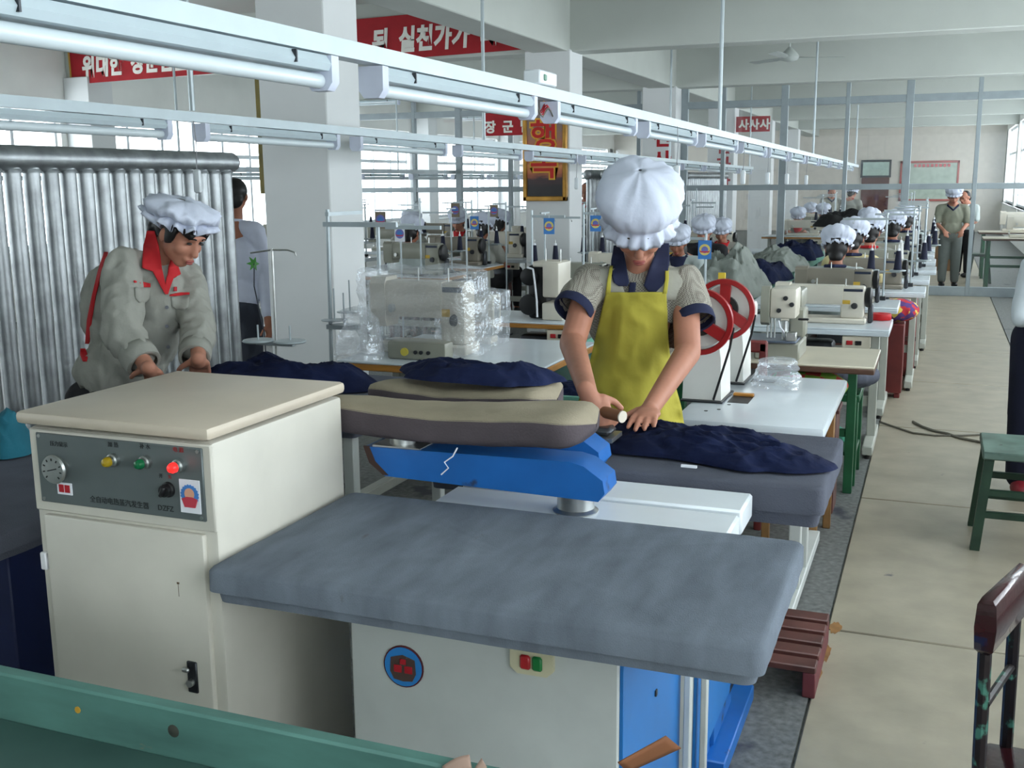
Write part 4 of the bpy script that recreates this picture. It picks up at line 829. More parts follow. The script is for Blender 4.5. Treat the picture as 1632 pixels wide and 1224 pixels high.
# machines beyond the partition
for k, (x, y, mt) in enumerate(((-1.55, 17.0, MC), (-1.5, 18.6, MG), (-.35, 17.6, MC), (-.3, 19.2, MG), (1.62, 17.0, MC), (1.62, 19.0, MC), (-1.64, 20.4, MC), (-.3, 21.2, MC))):
    use(TWD if k < 2 else (TB if x > 1 else TW), (x, y, 0), 0, '%s sewing table behind the glass partition, counted from the camera' % ORD[k], 'tables behind the partition'); use(mt, (x - .4, y + .29, .7605), 0, '%s sewing machine behind the glass partition, counted from the camera' % ORD[k], 'machines behind the partition', (1, 1, 1.3 if x > 1 else 1))
    use(ST, (x - .15, y + .5, .76), PI, '%s thread stand behind the glass partition, counted from the camera' % ORD[k], 'thread stands behind the partition'); cones(x - .15, y + .5, .76, '%s stand behind the partition' % ORD[k], rz=PI)
for k, (pf, ptop, dep, pe, pc, m, sc, lb) in enumerate(FLAGS):
    a = Wy(*pf, dep); b = Wy(*ptop, dep); e = Wy(*pe, dep); c = Wy(*pc, dep); b.x = a.x
    t = thing('thread_stand', 'thin thread stand holding the emblem card %s' % lb, 'thread stand', (a.x, dep, 0))
    tab = [o for o in bpy.data.objects if o.name.startswith('sewing_table') and o.location.x - .95 < a.x and a.x < o.location.x - .05 and o.location.y - .1 < dep < o.location.y + (1.08 if o is lw else .65)]
    zf = .761 if tab else 0; dep = (dep if k == 0 else tab[0].location.y + .07) if tab else dep
    G().cyl((a.x, dep, zf + .02), (a.x, dep, b.z), .008, n=8).out('pole', alu, t); G().box((min(b.x, e.x), dep - .007, e.z - .008), (max(b.x, e.x, c.x), dep + .007, e.z + .008)).out('eyelet_arm', alu, t); B('base_foot', dsteel, t, (a.x - .05, dep - .05, zf), (a.x + .05, dep + .05, zf + .02), .003)
    hh = .105 * sc; cardflag('emblem card %s' % lb, (c.x, dep - .012, min(c.z, e.z - hh / 2 - .01)), .075 * sc, hh, m, 0, .02)
for loc, m, lb in LATER:
    o = use(CN, loc, 0, lb, 'thread cones on the stands')
    if m is not spoolb: remat(o, {'navy_thread': m.name})
# ------------------------------------------------------------------ centre trough with garments, small furniture
tr = thing('work_trough', 'long teal wooden trough between the two sewing rows', 'trough', (-1.63, 4.3, 0))
B('trough_bed', tealbed, tr, (-1.88, 4.35, .60), (-1.36, 14.5, .62), .002)
for x in (-1.90, -1.38): B('side_board', M('light_teal_paint', (110, 170, 150), .5, var=.1, spots=((70, 90, 84), .7, 10)), tr, (x, 4.33, .60), (x + .022, 14.5, .70), .003)
B('end_board', MATS['light_teal_paint'], tr, (-1.90, 4.33, .60), (-1.36, 4.352, .70), .003)
for y in (4.6, 8, 11.5, 14.2):
    for x in (-1.85, -1.46): B('leg', teal, tr, (x, y, 0), (x + .05, y + .05, .60))
gcl = M('grey_work_cloth', (136, 142, 136), .9, var=.12, scale=6, bump=.3, bscale=80); bcl = M('blue_grey_cloth', (82, 92, 124), .9, var=.12, bump=.3, bscale=80)
for k, (x, y, rx, ry, h, m, lb) in enumerate(((-1.57, 8.78, .30, .60, .34, gcl, 'large heap of grey work clothes on the trough'), (-1.55, 7.55, .30, .36, .2, gcl, 'lower heap of grey clothes in front of the large heap'), (-1.63, 6.9, .18, .3, .16, bcl, 'blue-grey clothes at the near end of the grey heap'), (-1.56, 11.5, .30, .6, .2, gcl, 'grey clothes farther along the trough'), (-1.55, 10.2, .30, .52, .16, navy, 'navy clothes on the trough behind the grey heap'), (-1.56, 13.3, .30, .6, .2, navy, 'navy clothes at the far end of the trough'), (-1.63, 4.75, .2, .2, .05, navy, 'navy cloth at the near end of the teal trough'))):
    heap('cloth_heap', lb, 'clothes', m, x, y, .703 if rx > .29 else .622, rx, ry, h, 0, k * 2.3, 1.3, 80, 32, 3)
heap('dark_cloth_heap', 'dark cloth heaped on a machine far back near the door', 'clothes', black, -1.2, 15.0, 1.0, .35, .2, .2, 0, 4, 1.0)
dk = thing('cloth_rack', 'low rack under the dark cloth heap far back', 'rack', (-1.2, 15, 0)); B('top', mcream, dk, (-1.5, 14.85, .95), (-.9, 15.15, 1.0)); [B('leg', legm, dk, (x, 14.98, 0), (x + .04, 15.02, .95)) for x in (-1.45, -.98)]
# red-brown chair, wooden chair, green frame with cushions, red crates
ch = thing('red_brown_chair', 'red-brown wooden chair tucked behind the red-wheeled machines', 'chair', (-.9, 5.0, 0)); rb_ = M('red_brown_paint', (104, 40, 38), .45, var=.15)
for x in (-.93, -.725): B('back_post', rb_, ch, (x, 4.88, 0), (x + .035, 4.92, .89), .005)
B('back_rail', rb_, ch, (-.93, 4.88, .845), (-.69, 4.92, .90), .008); B('back_slat', rb_, ch, (-.83, 4.89, .45), (-.8, 4.91, .845), .004); B('seat', rb_, ch, (-.93, 4.75, .41), (-.69, 5.1, .45), .008)
for x in (-.93, -.725): B('leg', rb_, ch, (x, 5.06, 0), (x + .035, 5.095, .41), .004)
wc = thing('wooden_chair', 'small natural wood chair beside the second ironing table', 'chair', (-.5, 5.0, 0)); wm = M('honey_wood', (140, 104, 62), .5, var=.15)
for x in (-.47, -.40):
    pass
for x, y in ((-.46, 4.75), (-.425, 5.02), (-.67, 4.75), (-.67, 5.02)): B('leg', wm, wc, (x, y, 0), (x + .035, y + .035, .62 if x > -.5 else .44), .004)
B('seat', wm, wc, (-.68, 4.74, .40), (-.39, 5.08, .43), .006); B('side_rail', wm, wc, (-.46, 4.75, .58), (-.42, 5.06, .63), .004); B('side_rail', wm, wc, (-.455, 4.76, .18), (-.425, 5.04, .22), .004); B('side_panel', rb_, wc, (-.45, 4.8, .44), (-.435, 5.0, .58), .002)
gf = thing('green_frame_bench', 'green angle-iron bench holding cushions beside the aisle', 'bench', (-.5, 5.9, 0))
for x, y in ((-.385, 5.80), (-.385, 6.15), (-.95, 5.80), (-.95, 6.15)): B('leg', gi, gf, (x, y, 0), (x + .05, y + .05, .50), .003)
B('seat_board', gi, gf, (-.96, 5.79, .46), (-.33, 6.21, .50), .004); B('lower_shelf', gi, gf, (-.95, 5.82, .16), (-.34, 6.18, .18), .003)
def cushion(label, mat, c, r, rz=0, pat=None):
    t = thing('cushion', label, 'cushion', c); x, y, z = c
    me = blob([('e', c, (r[0], r[1], r[2])), ('e', (x - r[0] * .3, y, z), (r[0] * .68, r[1] * .95, r[2] * .9)), ('e', (x + r[0] * .3, y, z), (r[0] * .68, r[1] * .95, r[2] * .9))], .012, 4, fold(1, .006, 12)); place(me, 'cushion_body', mat, t)
    return t
cushion('slate cushion poking out beside the white table', coverd, (-.44, 5.94, .585), (.2, .14, .075))
def patch(name, a, b, sc, c=None):
    m = M(name, a, .85, var=.1); n = m.node_tree.nodes; L = m.node_tree.links; bb = n['Principled BSDF']; src = bb.inputs['Base Color'].links[0].from_socket
    tc = n.new('ShaderNodeTexCoord'); ck = n.new('ShaderNodeTexVoronoi' if c else 'ShaderNodeTexChecker'); ck.inputs['Scale'].default_value = sc; L.new(tc.outputs['Object'], ck.inputs['Vector'])
    mx = n.new('ShaderNodeMix'); mx.data_type = 'RGBA'
    if c:
        sp = n.new('ShaderNodeSeparateColor'); L.new(ck.outputs['Color'], sp.inputs[0]); rp = n.new('ShaderNodeValToRGB'); rp.color_ramp.interpolation = 'CONSTANT'
        e = rp.color_ramp.elements; e[0].color = lin(a); e[1].position = .35; e[1].color = lin(b); q = e.new(.65); q.color = lin(c); L.new(sp.outputs[0], rp.inputs[0]); L.new(rp.outputs[0], bb.inputs['Base Color'])
    else: L.new(ck.outputs[1], mx.inputs[0]); L.new(src, mx.inputs[6]); mx.inputs[7].default_value = lin(b); L.new(mx.outputs[2], bb.inputs['Base Color'])
    return m
cushion('green and red patchwork cushion under the beige table', patch('patchwork_green_red', (110, 150, 50), (170, 60, 50), 14), (-.56, 5.36, .622), (.2, .12, .072))
cbx_ = thing('low_box', 'low wooden box under the patchwork cushion', 'box', (-.56, 5.36, 0)); B('body', brownp, cbx_, (-.74, 5.26, 0), (-.40, 5.46, .525), .004); B('lid', brownp, cbx_, (-.75, 5.25, .505), (-.39, 5.47, .527), .003)
cushion('multicoloured red and yellow cushion on a red crate by the aisle', patch('multicolour_cloth', (190, 50, 60), (220, 190, 90), 26, (90, 60, 120)), (-.24, 8.44, .655), (.15, .14, .08))
cr = thing('red_crate', 'red-brown wooden crate by the aisle under the multicoloured cushion', 'crate', (-.25, 8.45, 0)); B('body', rb_, cr, (-.36, 8.34, .04), (-.185, 8.56, .56), .006); [B('foot', rb_, cr, (x, 8.36, 0), (x + .04, 8.54, .04)) for x in (-.35, -.235)]
cr2 = thing('red_crate', 'taller red-brown cabinet behind the crate with the cushion', 'crate', (-.22, 9.2, 0)); B('body', rb_, cr2, (-.34, 9.33, 0), (-.12, 9.62, .68), .006); B('shelf_edge', brownp, cr2, (-.345, 9.315, .3), (-.115, 9.33, .34))
cushion('teal cloth bundle under the green bench', M('mint_cloth', (90, 180, 150), .8), (-.5, 5.95, .24), (.12, .1, .05))
# cardboard box, dark stool and table beyond the partition
bx_ = Wz(1512, 429, 0); cbx = M('cardboard', (134, 104, 76), .85, var=.08)
cb_ = thing('cardboard_box', 'open cardboard box on the floor beyond the partition', 'box', (.2, 20.6, 0)); B('body', cbx, cb_, (-.02, 20.5, 0), (.4, 20.9, .44), .004); G().rings([[Vector((.4, 20.52, .44)), Vector((.4, 20.88, .44)), Vector((.405, 20.88, .44)), Vector((.405, 20.52, .44))], [Vector((.52, 20.52, .36)), Vector((.52, 20.88, .36)), Vector((.525, 20.88, .36)), Vector((.525, 20.52, .36))]]).out('flap', cbx, cb_); B('tape', M('box_tape', (110, 84, 60), .5), cb_, (-.022, 20.495, .2), (.402, 20.5, .23), 0)
fs = thing('dark_stool', 'dark green splay-legged stool beyond the partition', 'stool', (.62, 18.2, 0)); B('seat', gd, fs, (.5, 18.1, .42), (.78, 18.38, .46))
for x, dx in ((.53, -.05), (.75, .05)):
    for y in (18.14, 18.34): G().rings([[Vector((x + dx * k + a, y + b, z)) for a, b in ((-.02, -.02), (.02, -.02), (.02, .02), (-.02, .02))] for z, k in ((.42, 0), (0, 1))]).out('leg', gd, fs)
# ------------------------------------------------------------------ people
skin = M('skin', (176, 122, 100), .55, var=.05, scale=14, spec=.3); skin2 = M('skin_tanned', (150, 98, 76), .55, var=.05, scale=14, spec=.3)
hairm = M('black_hair', (20, 17, 17), .45, var=.3, scale=40, stretch=(3, 3, .6)); capm = M('white_cap_cotton', (206, 212, 228), .9, var=.03, bump=.45, bscale=16)
lipm = M('lips', (150, 78, 72), .5); eyem = M('eye_dark', (26, 20, 20), .3)
jkt = M('grey_jacket_cotton', (154, 154, 146), .9, var=.06, bump=.8, bscale=15, spec=.1); redcol = M('red_collar_cotton', (188, 34, 40), .85, var=.06)
shirtm = weave('beige_mesh_knit', (168, 164, 152), (122, 116, 108), 210); yoke = M('beige_cotton', (160, 158, 146), .9, var=.05, bump=.1, bscale=150)
navyc = M('navy_collar', (30, 36, 66), .85, var=.1); yel = M('yellow_apron', (174, 164, 62), .85, var=.06, scale=4, bump=.6, bscale=11)
trou = M('dark_trousers', (28, 28, 32), .85, var=.1); lilac = M('pale_lilac_shirt', (196, 200, 216), .85, var=.04, bump=.6, bscale=12)
class Frame:
    def __init__(s, c, up, fw):
        s.c = Vector(c); s.t = Vector(up).normalized(); f = Vector(fw); s.f = (f - s.t * f.dot(s.t)).normalized(); s.r = s.f.cross(s.t)
        s.m = Matrix((s.r, s.f, s.t)).transposed()
    def __call__(s, r, f, t): return s.c + s.r * r + s.f * f + s.t * t
def headprims(F, k=1.0):
    E = lambda c, r: ('e', F(*(x * k for x in c)), tuple(x * k for x in r), F.m)
    Cc = lambda a, b, r0, r1: ('c', F(*(x * k for x in a)), F(*(x * k for x in b)), r0 * k, r1 * k)
    return [E((0, -.012, .03), (.075, .092, .086)), E((0, .022, -.03), (.061, .066, .076)), E((0, .05, -.085), (.032, .03, .028)), Cc((0, .088, .004), (0, .102, -.034), .009, .0135), E((0, .1, -.036), (.017, .012, .010)),
            E((.034, .056, -.028), (.03, .028, .028)), E((-.034, .056, -.028), (.03, .028, .028)), Cc((-.034, .079, .024), (.034, .079, .024), .012, .012), E((0, .082, -.064), (.026, .016, .009)), E((0, .080, -.075), (.022, .015, .008)),
            E((.077, -.005, -.008), (.010, .02, .03)), E((-.077, -.005, -.008), (.010, .02, .03))]
def faceparts(F, par, k=1.0):
    for s in (-1, 1):
        G().ell(F(.031 * s * k, .0835 * k, .004 * k), (.0135 * k, .006 * k, .005 * k), F.m, 12, 8).out('eye', eyem, par)
        G().tube([F((.016 + .008 * i) * s * k, (.094 - .003 * i) * k, (.026 + .002 * (1 if i == 1 else 0)) * k) for i in range(4)], .0032 * k, 6).out('eyebrow', hairm, par)
    G().ell(F(0, .092 * k, -.066 * k), (.021 * k, .009 * k, .0055 * k), F.m, 14, 8).ell(F(0, .091 * k, -.075 * k), (.018 * k, .009 * k, .006 * k), F.m, 14, 8).out('lips', lipm, par)
def handprims(w, d, n, s, curl=(.3, .3), thumb=(.55, .7, -.25), k=1.0, spread=.06):
    """w wrist, d pointing, n back of hand, s towards the thumb"""
    d = Vector(d).normalized(); n = Vector(n); n = (n - d * n.dot(d)).normalized(); s_ = d.cross(n); s_ = s_ if s_.dot(Vector(s)) > 0 else -s_
    m = Matrix((d, s_, n)).transposed(); P = [('e', w + d * .048 * k, (.052 * k, .040 * k, .017 * k), m), ('c', w - d * .02 * k, w + d * .02 * k, .025 * k, .027 * k)]
    for i, L in enumerate((.068, .078, .072, .056)):
        o = (.029 - .0195 * i); p = w + d * (.083 - abs(i - 1.2) * .004) * k + s_ * o * k; dd = (d + s_ * spread * (1.5 - i)).normalized(); a = 0
        for j, f in enumerate((.45, .32, .23)):
            a += curl[0] if j == 0 else curl[1]
            v = dd * math.cos(a) - n * math.sin(a); q = p + v * L * f * k; P.append(('c', p, q, (.0095 - .0008 * j) * k, (.0088 - .0009 * j) * k)); p = q
    v = (d * thumb[0] + s_ * thumb[1] + n * thumb[2]).normalized(); p = w + d * .025 * k + s_ * .03 * k; q = p + v * .042 * k; P.append(('c', p, q, .0125 * k, .0105 * k)); v2 = (v + d * .5 - s_ * .2).normalized(); P.append(('c', q, q + v2 * .03 * k, .0105 * k, .0088 * k))
    return P
def cap(par, F, r=.125, h=.13, seed=0, nfr=17, tilt=0, base=.035, puff=1.0, back=0, frill=1.0):
    prof = [(.90 + .06 * (frill - 1), -.035 - .01 * (frill - 1), 1), (.92, -.02, .9), (.80, .0, .25), (.79, .012, .15), (.92, .026, .3), (1.0 * puff, .05, .12), (1.02 * puff, .075, .05), (.93, .102, .03), (.74, .123, .0), (.45, .136, 0), (.16, .141, 0), (.001, .142, 0)]
    n = 96; rings = []
    for i, (rr, z, fr) in enumerate(prof):
        ring = []
        for k in range(n):
            a = 2 * PI * k / n; w = math.sin(nfr * a + 1.3 * math.sin(3 * a + seed)) + .5 * math.sin((nfr * 2 + 3) * a + seed)
            nz = noise.noise(Vector((math.cos(a) * 2.2 * rr + seed, math.sin(a) * 2.2 * rr, z * 14)))
            R = r * (rr + frill * fr * .075 * w + (.07 * nz + .05 * (1 - 2 * abs(noise.noise(Vector((math.cos(a) * 3.4 * rr + seed, math.sin(a) * 3.4 * rr, z * 20))))) * frill) * (z > .02)); zz = z * h / .142 + base + (fr * .006 * w * frill if z < 0 else (.014 * nz + .010 * (1 - 2 * abs(noise.noise(Vector((math.cos(a) * rr * 3 + seed, math.sin(a) * rr * 3, 7))))) * (z > .03)))
            ring.append(F(R * math.cos(a), R * 1.04 * math.sin(a) - .012 - back * max(0, z), zz))
        rings.append(ring)
    return G().rings(rings, cap=False).out('cap', capm, par, 180, solid=.002)
def bvh_of(mes):
    vs, fs = [], []
    for me in mes:
        o = len(vs); vs += [v.co.copy() for v in me.vertices]; fs += [[o + i for i in p.vertices] for p in me.polygons]
    return BVHTree.FromPolygons(vs, fs)
def drape(bv, rows, off, name, mat, par, n=14, solid=.004, wr=.0, fallback=3.6, sub=4):
    """cloth panel lying on a body: rows of (photo y, x left, x right) traced onto the surface it rests on, then lifted by off"""
    rr = []
    for (y0, a0, b0), (y1, a1, b1) in zip(rows[:-1], rows[1:]):
        for k in range(sub): t = k / sub; rr.append((y0 + (y1 - y0) * t, a0 + (a1 - a0) * t, b0 + (b1 - b0) * t))
    rr.append(rows[-1]); V = []
    last = fallback
    for y, a, b in rr:
        row = [None] * n
        for i in range(n):
            d = ray(a + (b - a) * i / (n - 1), y); h = bv.ray_cast(EYE, d.normalized())
            if h[0] is not None: row[i] = (h[0] - EYE).dot(fwd)
        ok = [x for x in row if x is not None]; mean = (sum(ok) / len(ok)) if ok else last; last = mean
        for i in range(n):
            if row[i] is None: 
                c = [(abs(j - i), row[j]) for j in range(n) if row[j] is not None and j != i]; row[i] = min(c, key=lambda q: q[0])[1] if c else mean
        V.append(row)
    A = np.array(V)
    for _ in range(3):
        P = np.pad(A, 1, mode='edge'); A = (P[1:-1, 1:-1] * 2 + P[:-2, 1:-1] + P[2:, 1:-1] + P[1:-1, :-2] + P[1:-1, 2:]) / 6
    g = G(); vv = []
    for j, (y, a, b) in enumerate(rr):
        l = []
        for i in range(n):
            x = a + (b - a) * i / (n - 1); p = D(x, y, A[j, i] - off); q = Vector((x * .018, y * .012, 1)); w = wr * (1 - 2 * abs(noise.noise(q * 1.8))) + wr * noise.noise(q * .7)
            l.append(g.bm.verts.new(p - fwd * w))
        vv.append(l)
    for j in range(len(rr) - 1):
        for i in range(n - 1): g.bm.faces.new((vv[j][i], vv[j][i + 1], vv[j + 1][i + 1], vv[j + 1][i]))
    return g.out(name, mat, par, 180, solid=solid)
UP = Vector((0, 0, 1)); tocam = lambda px: Vector((-ray(px, 290).x, -ray(px, 290).y, 0)).normalized(); imr = Vector((right.x, right.y, 0)).normalized()

# ---- worker ironing, yellow apron
pw = thing('person', 'worker in yellow apron and large white cap, ironing a navy garment', 'person', (D(1010, 700, 3.75).x, D(1010, 700, 3.75).y, .108))
tc_ = tocam(1015); HF = Frame(D(1019, 362, 3.46), UP * .80 + tc_ * .60, tc_ * .80 - UP * .60)
shR, shL = D(940, 452, 3.60), D(1092, 452, 3.60); elR, elL = D(912, 548, 3.50), D(1096, 562, 3.46); wrR = Wz(938, 630, 1.04); wrL = Wz(1036, 652, .965)
nb_ = D(1018, 428, 3.60); chest = D(1015, 500, 3.66); belly = D(1008, 600, 3.72); hip = D(1003, 690, 3.78)
hz = hip.z; hip = Vector((hip.x, hip.y, .88))
iron_c = Wz(952, 654, 1.0); ih0, ih1 = Wz(936, 649, 1.0), Wz(991, 664, .995)
dL = (Wz(1003, 700, .945) - wrL)
hl = handprims(wrL, dL, UP * .9 + tc_ * .1, Vector((-1, 0, 0)), (.12, .16), (.7, .6, -.2), 1.0, .07)
dR = (iron_c - wrR).normalized(); ax = (ih1 - ih0).normalized()
nR = UP * .4 + tc_ * .5 + ax * -.2
hr = handprims(wrR, dR, nR, ax, (.75, .95), (.5, .5, -.5), 1.0, .0)
body = blob(headprims(HF) + [('c', HF(0, -.03, -.05), nb_, .047, .055), ('c', shR, elR, .047, .043), ('c', elR, wrR, .043, .027), ('c', shL, elL, .047, .043), ('c', elL, wrL, .043, .027), ('e', chest, (.12, .07, .15)), ('c', nb_, chest, .05, .08), ('c', nb_ - Vector((0, 0, .04)), shR, .04, .04), ('c', nb_ - Vector((0, 0, .04)), shL, .04, .04), ('c', chest, hip, .09, .1)] + hl + hr
            + [('c', hip + Vector((sx, 0, 0)), Vector((hip.x + sx, hip.y + .03, .17)), .07, .045) for sx in (-.08, .08)] + [('e', Vector((hip.x + sx, hip.y - .03, .16)), (.045, .12, .045)) for sx in (-.08, .08)], .0055, 3)
place(body, 'body', skin, pw)
tors = [('e', chest, (.18, .105, .17)), ('e', D(1015, 462, 3.63), (.185, .09, .09)), ('e', belly, (.145, .105, .17)), ('e', Vector((hip.x, hip.y, hip.z + .04)), (.16, .12, .14)), ('c', nb_ - Vector((0, 0, .035)), shR, .05, .052), ('c', nb_ - Vector((0, 0, .035)), shL, .05, .052), ('c', chest, belly, .12, .12)]
slR, slL = D(922, 480, 3.56), D(1103, 495, 3.55)
tm_ = blob(tors + [('e', hip, (.175, .135, .13)), ('c', hip, hip - UP * .3, .17, .17)], .012, 4); BVT = bvh_of([tm_])
sh = blob(tors + [('c', shR, slR, .064, .063), ('c', shL, slL, .064, .064)], .009, 4, fold(1, .006, 9))
def cut(me, planes):
    bm = bmesh.new(); bm.from_mesh(me)
    dead = [v for v in bm.verts if any((v.co - p).dot(d) > 0 and (v.co - p).length < .13 for p, d in planes)]
    bmesh.ops.delete(bm, geom=dead, context='VERTS'); bm.to_mesh(me); bm.free()
hemR, hemL = (slR - shR).normalized(), (slL - shL).normalized()
cut(sh, [(slR + hemR * .03, hemR), (slL + hemL * .03, hemL)])
place(sh, 'mesh_shirt', shirtm, pw)
for a, b in ((shR, slR), (shL, slL)):
    d = (b - a).normalized(); G().lathe([(.055, .012), (.062, .010), (.067, .018), (.069, .045), (.065, .050), (.059, .046)], b, d, 32, cap=False).out('sleeve_cuff', navyc, pw, 60)
BVS = bvh_of([blob(tors + [('c', HF(0, -.03, -.05), nb_, .05, .06)], .012, 4)])
drape(BVT, [(428, 945, 980), (450, 946, 990), (478, 950, 1000)], .012, 'yoke', yoke, pw, 10, .002); drape(BVT, [(428, 1050, 1092), (450, 1042, 1090), (478, 1030, 1084)], .012, 'yoke', yoke, pw, 10, .002)
drape(BVS, [(392, 978, 992), (415, 974, 996), (435, 974, 1000), (450, 978, 1003), (456, 986, 1000)], .018, 'collar', navyc, pw, 10, .005); drape(BVS, [(388, 1052, 1066), (415, 1040, 1067), (440, 1030, 1064), (455, 1026, 1056), (465, 1034, 1046)], .018, 'collar', navyc, pw, 10, .005)
drape(BVT, [(450, 1004, 1014), (470, 1000, 1012), (486, 998, 1010)], .014, 'placket', navyc, pw, 4, .003)
drape(BVT, [(466, 966, 1062), (490, 960, 1063), (520, 953, 1064), (555, 945, 1066), (590, 936, 1070), (625, 926, 1079), (655, 918, 1087), (684, 914, 1092)], .020, 'apron', yel, pw, 34, .003, .010, sub=7)
drape(BVT, [(424, 972, 977), (445, 968, 974), (468, 965, 973)], .024, 'apron_strap', yel, pw, 4, .003); drape(BVT, [(424, 1060, 1066), (445, 1060, 1066), (468, 1056, 1063)], .024, 'apron_strap', yel, pw, 4, .003)
place(blob([('e', hip, (.165, .125, .12))] + [('c', hip + Vector((sx, 0, 0)), Vector((hip.x + sx, hip.y + .03, .2)), .088, .06) for sx in (-.08, .08)], .014, 3, fold(1, .005, 8)), 'trousers', trou, pw)
for sx in (-.08, .08): G().ell(Vector((hip.x + sx, hip.y - .03, .158)), (.05, .13, .045), None, 16, 10).out('shoe', black, pw)
place(blob([('e', HF(0, -.03, .03), (.083, .088, .088), HF.m), ('e', HF(0, -.09, -.03), (.07, .03, .06), HF.m), ('e', HF(.076, -.01, .0), (.016, .035, .05), HF.m), ('e', HF(-.076, -.01, .0), (.016, .035, .05), HF.m)], .009, 3), 'hair', hairm, pw)
faceparts(HF, pw); cap(pw, HF, .130, .150, 1.5, 15, 0, .032, 1.03, .25)
# electric iron held in her right hand
ir = thing('electric_iron', 'wooden-handled iron gripped by the worker in the yellow apron', 'iron', (iron_c.x, iron_c.y, .9)); ib = Vector((iron_c.x - .03, iron_c.y - .01, .925))
G().cyl(ih0, ih1, .0165, n=18).out('handle', M('handle_wood', (128, 84, 56), .5, var=.15), ir); G().cyl(ih1, ih1 + ax * .004, .0165, n=18).out('handle_cap', M('cap_cream', (216, 206, 190), .5), ir)
G().rings([[ib + Vector((-.1, 0, z)), ib + Vector((-.03, -.05, z)), ib + Vector((.09, -.05, z)), ib + Vector((.09, .05, z)), ib + Vector((-.03, .05, z))] for z in (.0, .012)]).out('sole_plate', steel, ir)
B('iron_body', dsteel, ir, (ib.x - .03, ib.y - .035, .937), (ib.x + .08, ib.y + .035, .96), .01); G().cyl(ib + Vector((0, 0, .03)), ih0 + ax * .008, .006, n=8).out('handle_post', steel, ir)

# ---- worker in grey jacket with red collar, leaning over the table
pj = thing('person', 'worker in grey jacket with red collar and ruffled white cap, bending down', 'person', (-3.02, 3.35, 0))
tc2 = tocam(260); fdir = (imr * .80 + tc2 * .60).normalized()
HF2 = Frame(D(287, 372, 4.02), UP * .86 + imr * .42 + tc2 * .18, imr * .72 + tc2 * .48 - UP * .50)
sR, sL = D(196, 425, 3.98), D(296, 440, 4.24); eR, eL = D(196, 532, 3.84), D(316, 530, 4.06); wR, wL = D(238, 588, 3.72), D(316, 574, 3.86)
nb2 = D(248, 415, 4.12); ch2 = D(245, 480, 4.16); be2 = D(205, 570, 4.2); hp2 = D(178, 640, 4.25)
h1 = handprims(wR, Wz(258, 612, .90) - wR, UP * .8 + tc2 * .4, imr * -1 + tc2 * .2 + UP * .1, (.25, .3)); h2 = handprims(wL, Wz(322, 600, .90) - wL, UP * .8 + tc2 * .3, -imr, (.25, .3))
body = blob(headprims(HF2) + [('c', HF2(0, -.03, -.05), nb2, .046, .055), ('c', sR, eR, .04, .038), ('c', eR, wR, .037, .026), ('c', sL, eL, .04, .038), ('c', eL, wL, .037, .026), ('e', ch2, (.12, .09, .13)), ('c', nb2, ch2, .05, .08), ('c', nb2, sR, .04, .04), ('c', nb2, sL, .04, .04), ('c', ch2, hp2, .09, .1)] + h1 + h2
            + [('c', hp2 + imr * sx, Vector((hp2.x + imr.x * sx, hp2.y + imr.y * sx, .1)), .08, .05) for sx in (-.09, .09)] + [('e', Vector((hp2.x + imr.x * sx + .05, hp2.y + imr.y * sx - .03, .05)), (.11, .06, .045)) for sx in (-.09, .09)], .006, 3)
place(body, 'body', skin, pj)
jt = [('e', ch2, (.14, .12, .165)), ('e', D(222, 530, 4.18), (.155, .13, .16)), ('e', be2, (.155, .135, .14)), ('c', nb2 - UP * .03, sR, .055, .062), ('c', nb2 - UP * .03, sL, .055, .058), ('e', D(185, 500, 4.2), (.13, .12, .2)), ('e', D(180, 590, 4.22), (.14, .14, .1))]
tj = blob(jt, .012, 4, fold(1, .004, 7)); BVJ = bvh_of([tj])
cufR, cufL = D(217, 562, 3.80), D(312, 556, 3.97)
jm = blob(jt + [('c', sR, eR, .070, .066), ('c', eR, cufR, .066, .058), ('c', sL, eL, .064, .058), ('c', eL, cufL, .058, .052)], .009, 4, fold(1.3, .012, 8)); BVJ2 = bvh_of([jm]); place(jm, 'jacket', jkt, pj)
for a, b, r in ((eR, cufR, .062), (eL, cufL, .056)):
    d = (b - a).normalized(); G().lathe([(r * .8, .062), (r, .06), (r * 1.04, .03), (r * 1.02, -.005)], b, d, 24, cap=False).out('rolled_cuff', jkt, pj, 60, solid=.004)
BVC = bvh_of([blob(jt + [('c', HF2(0, -.03, -.05), nb2, .05, .066)], .012, 4)])
drape(BVC, [(368, 234, 246), (390, 229, 252), (410, 227, 256), (427, 227, 258), (432, 243, 259), (445, 250, 262), (458, 257, 265), (469, 263, 267)], .022, 'collar', redcol, pj, 10, .005, fallback=4.0); drape(BVC, [(412, 273, 276), (425, 269, 284), (437, 267, 288), (443, 265, 277), (456, 263, 272), (469, 264, 268)], .022, 'collar', redcol, pj, 10, .005, fallback=4.0)
drape(BVJ2, [(402, 166, 172), (430, 157, 163), (470, 147, 153), (510, 139, 146), (548, 136, 142)], .008, 'back_stripe', redcol, pj, 4, .004, fallback=4.1); drape(BVJ2, [(556, 128, 136), (566, 128, 140), (576, 132, 138)], .008, 'hem_tab', redcol, pj, 4, .004, fallback=4.1)
for rows in ([(447, 213, 217), (452, 214, 240), (458, 228, 240)], [(466, 288, 302), (469, 271, 302), (472, 270, 280)]): drape(BVJ2, rows, .007, 'red_piping', redcol, pj, 6, .002, fallback=4.0, sub=3)
for rows in ([(458, 214, 240), (476, 216, 238), (482, 222, 232)], [(473, 272, 302), (488, 274, 300), (493, 280, 294)]): drape(BVJ2, rows, .006, 'pocket_flap', jkt, pj, 8, .004, fallback=4.0, sub=3)
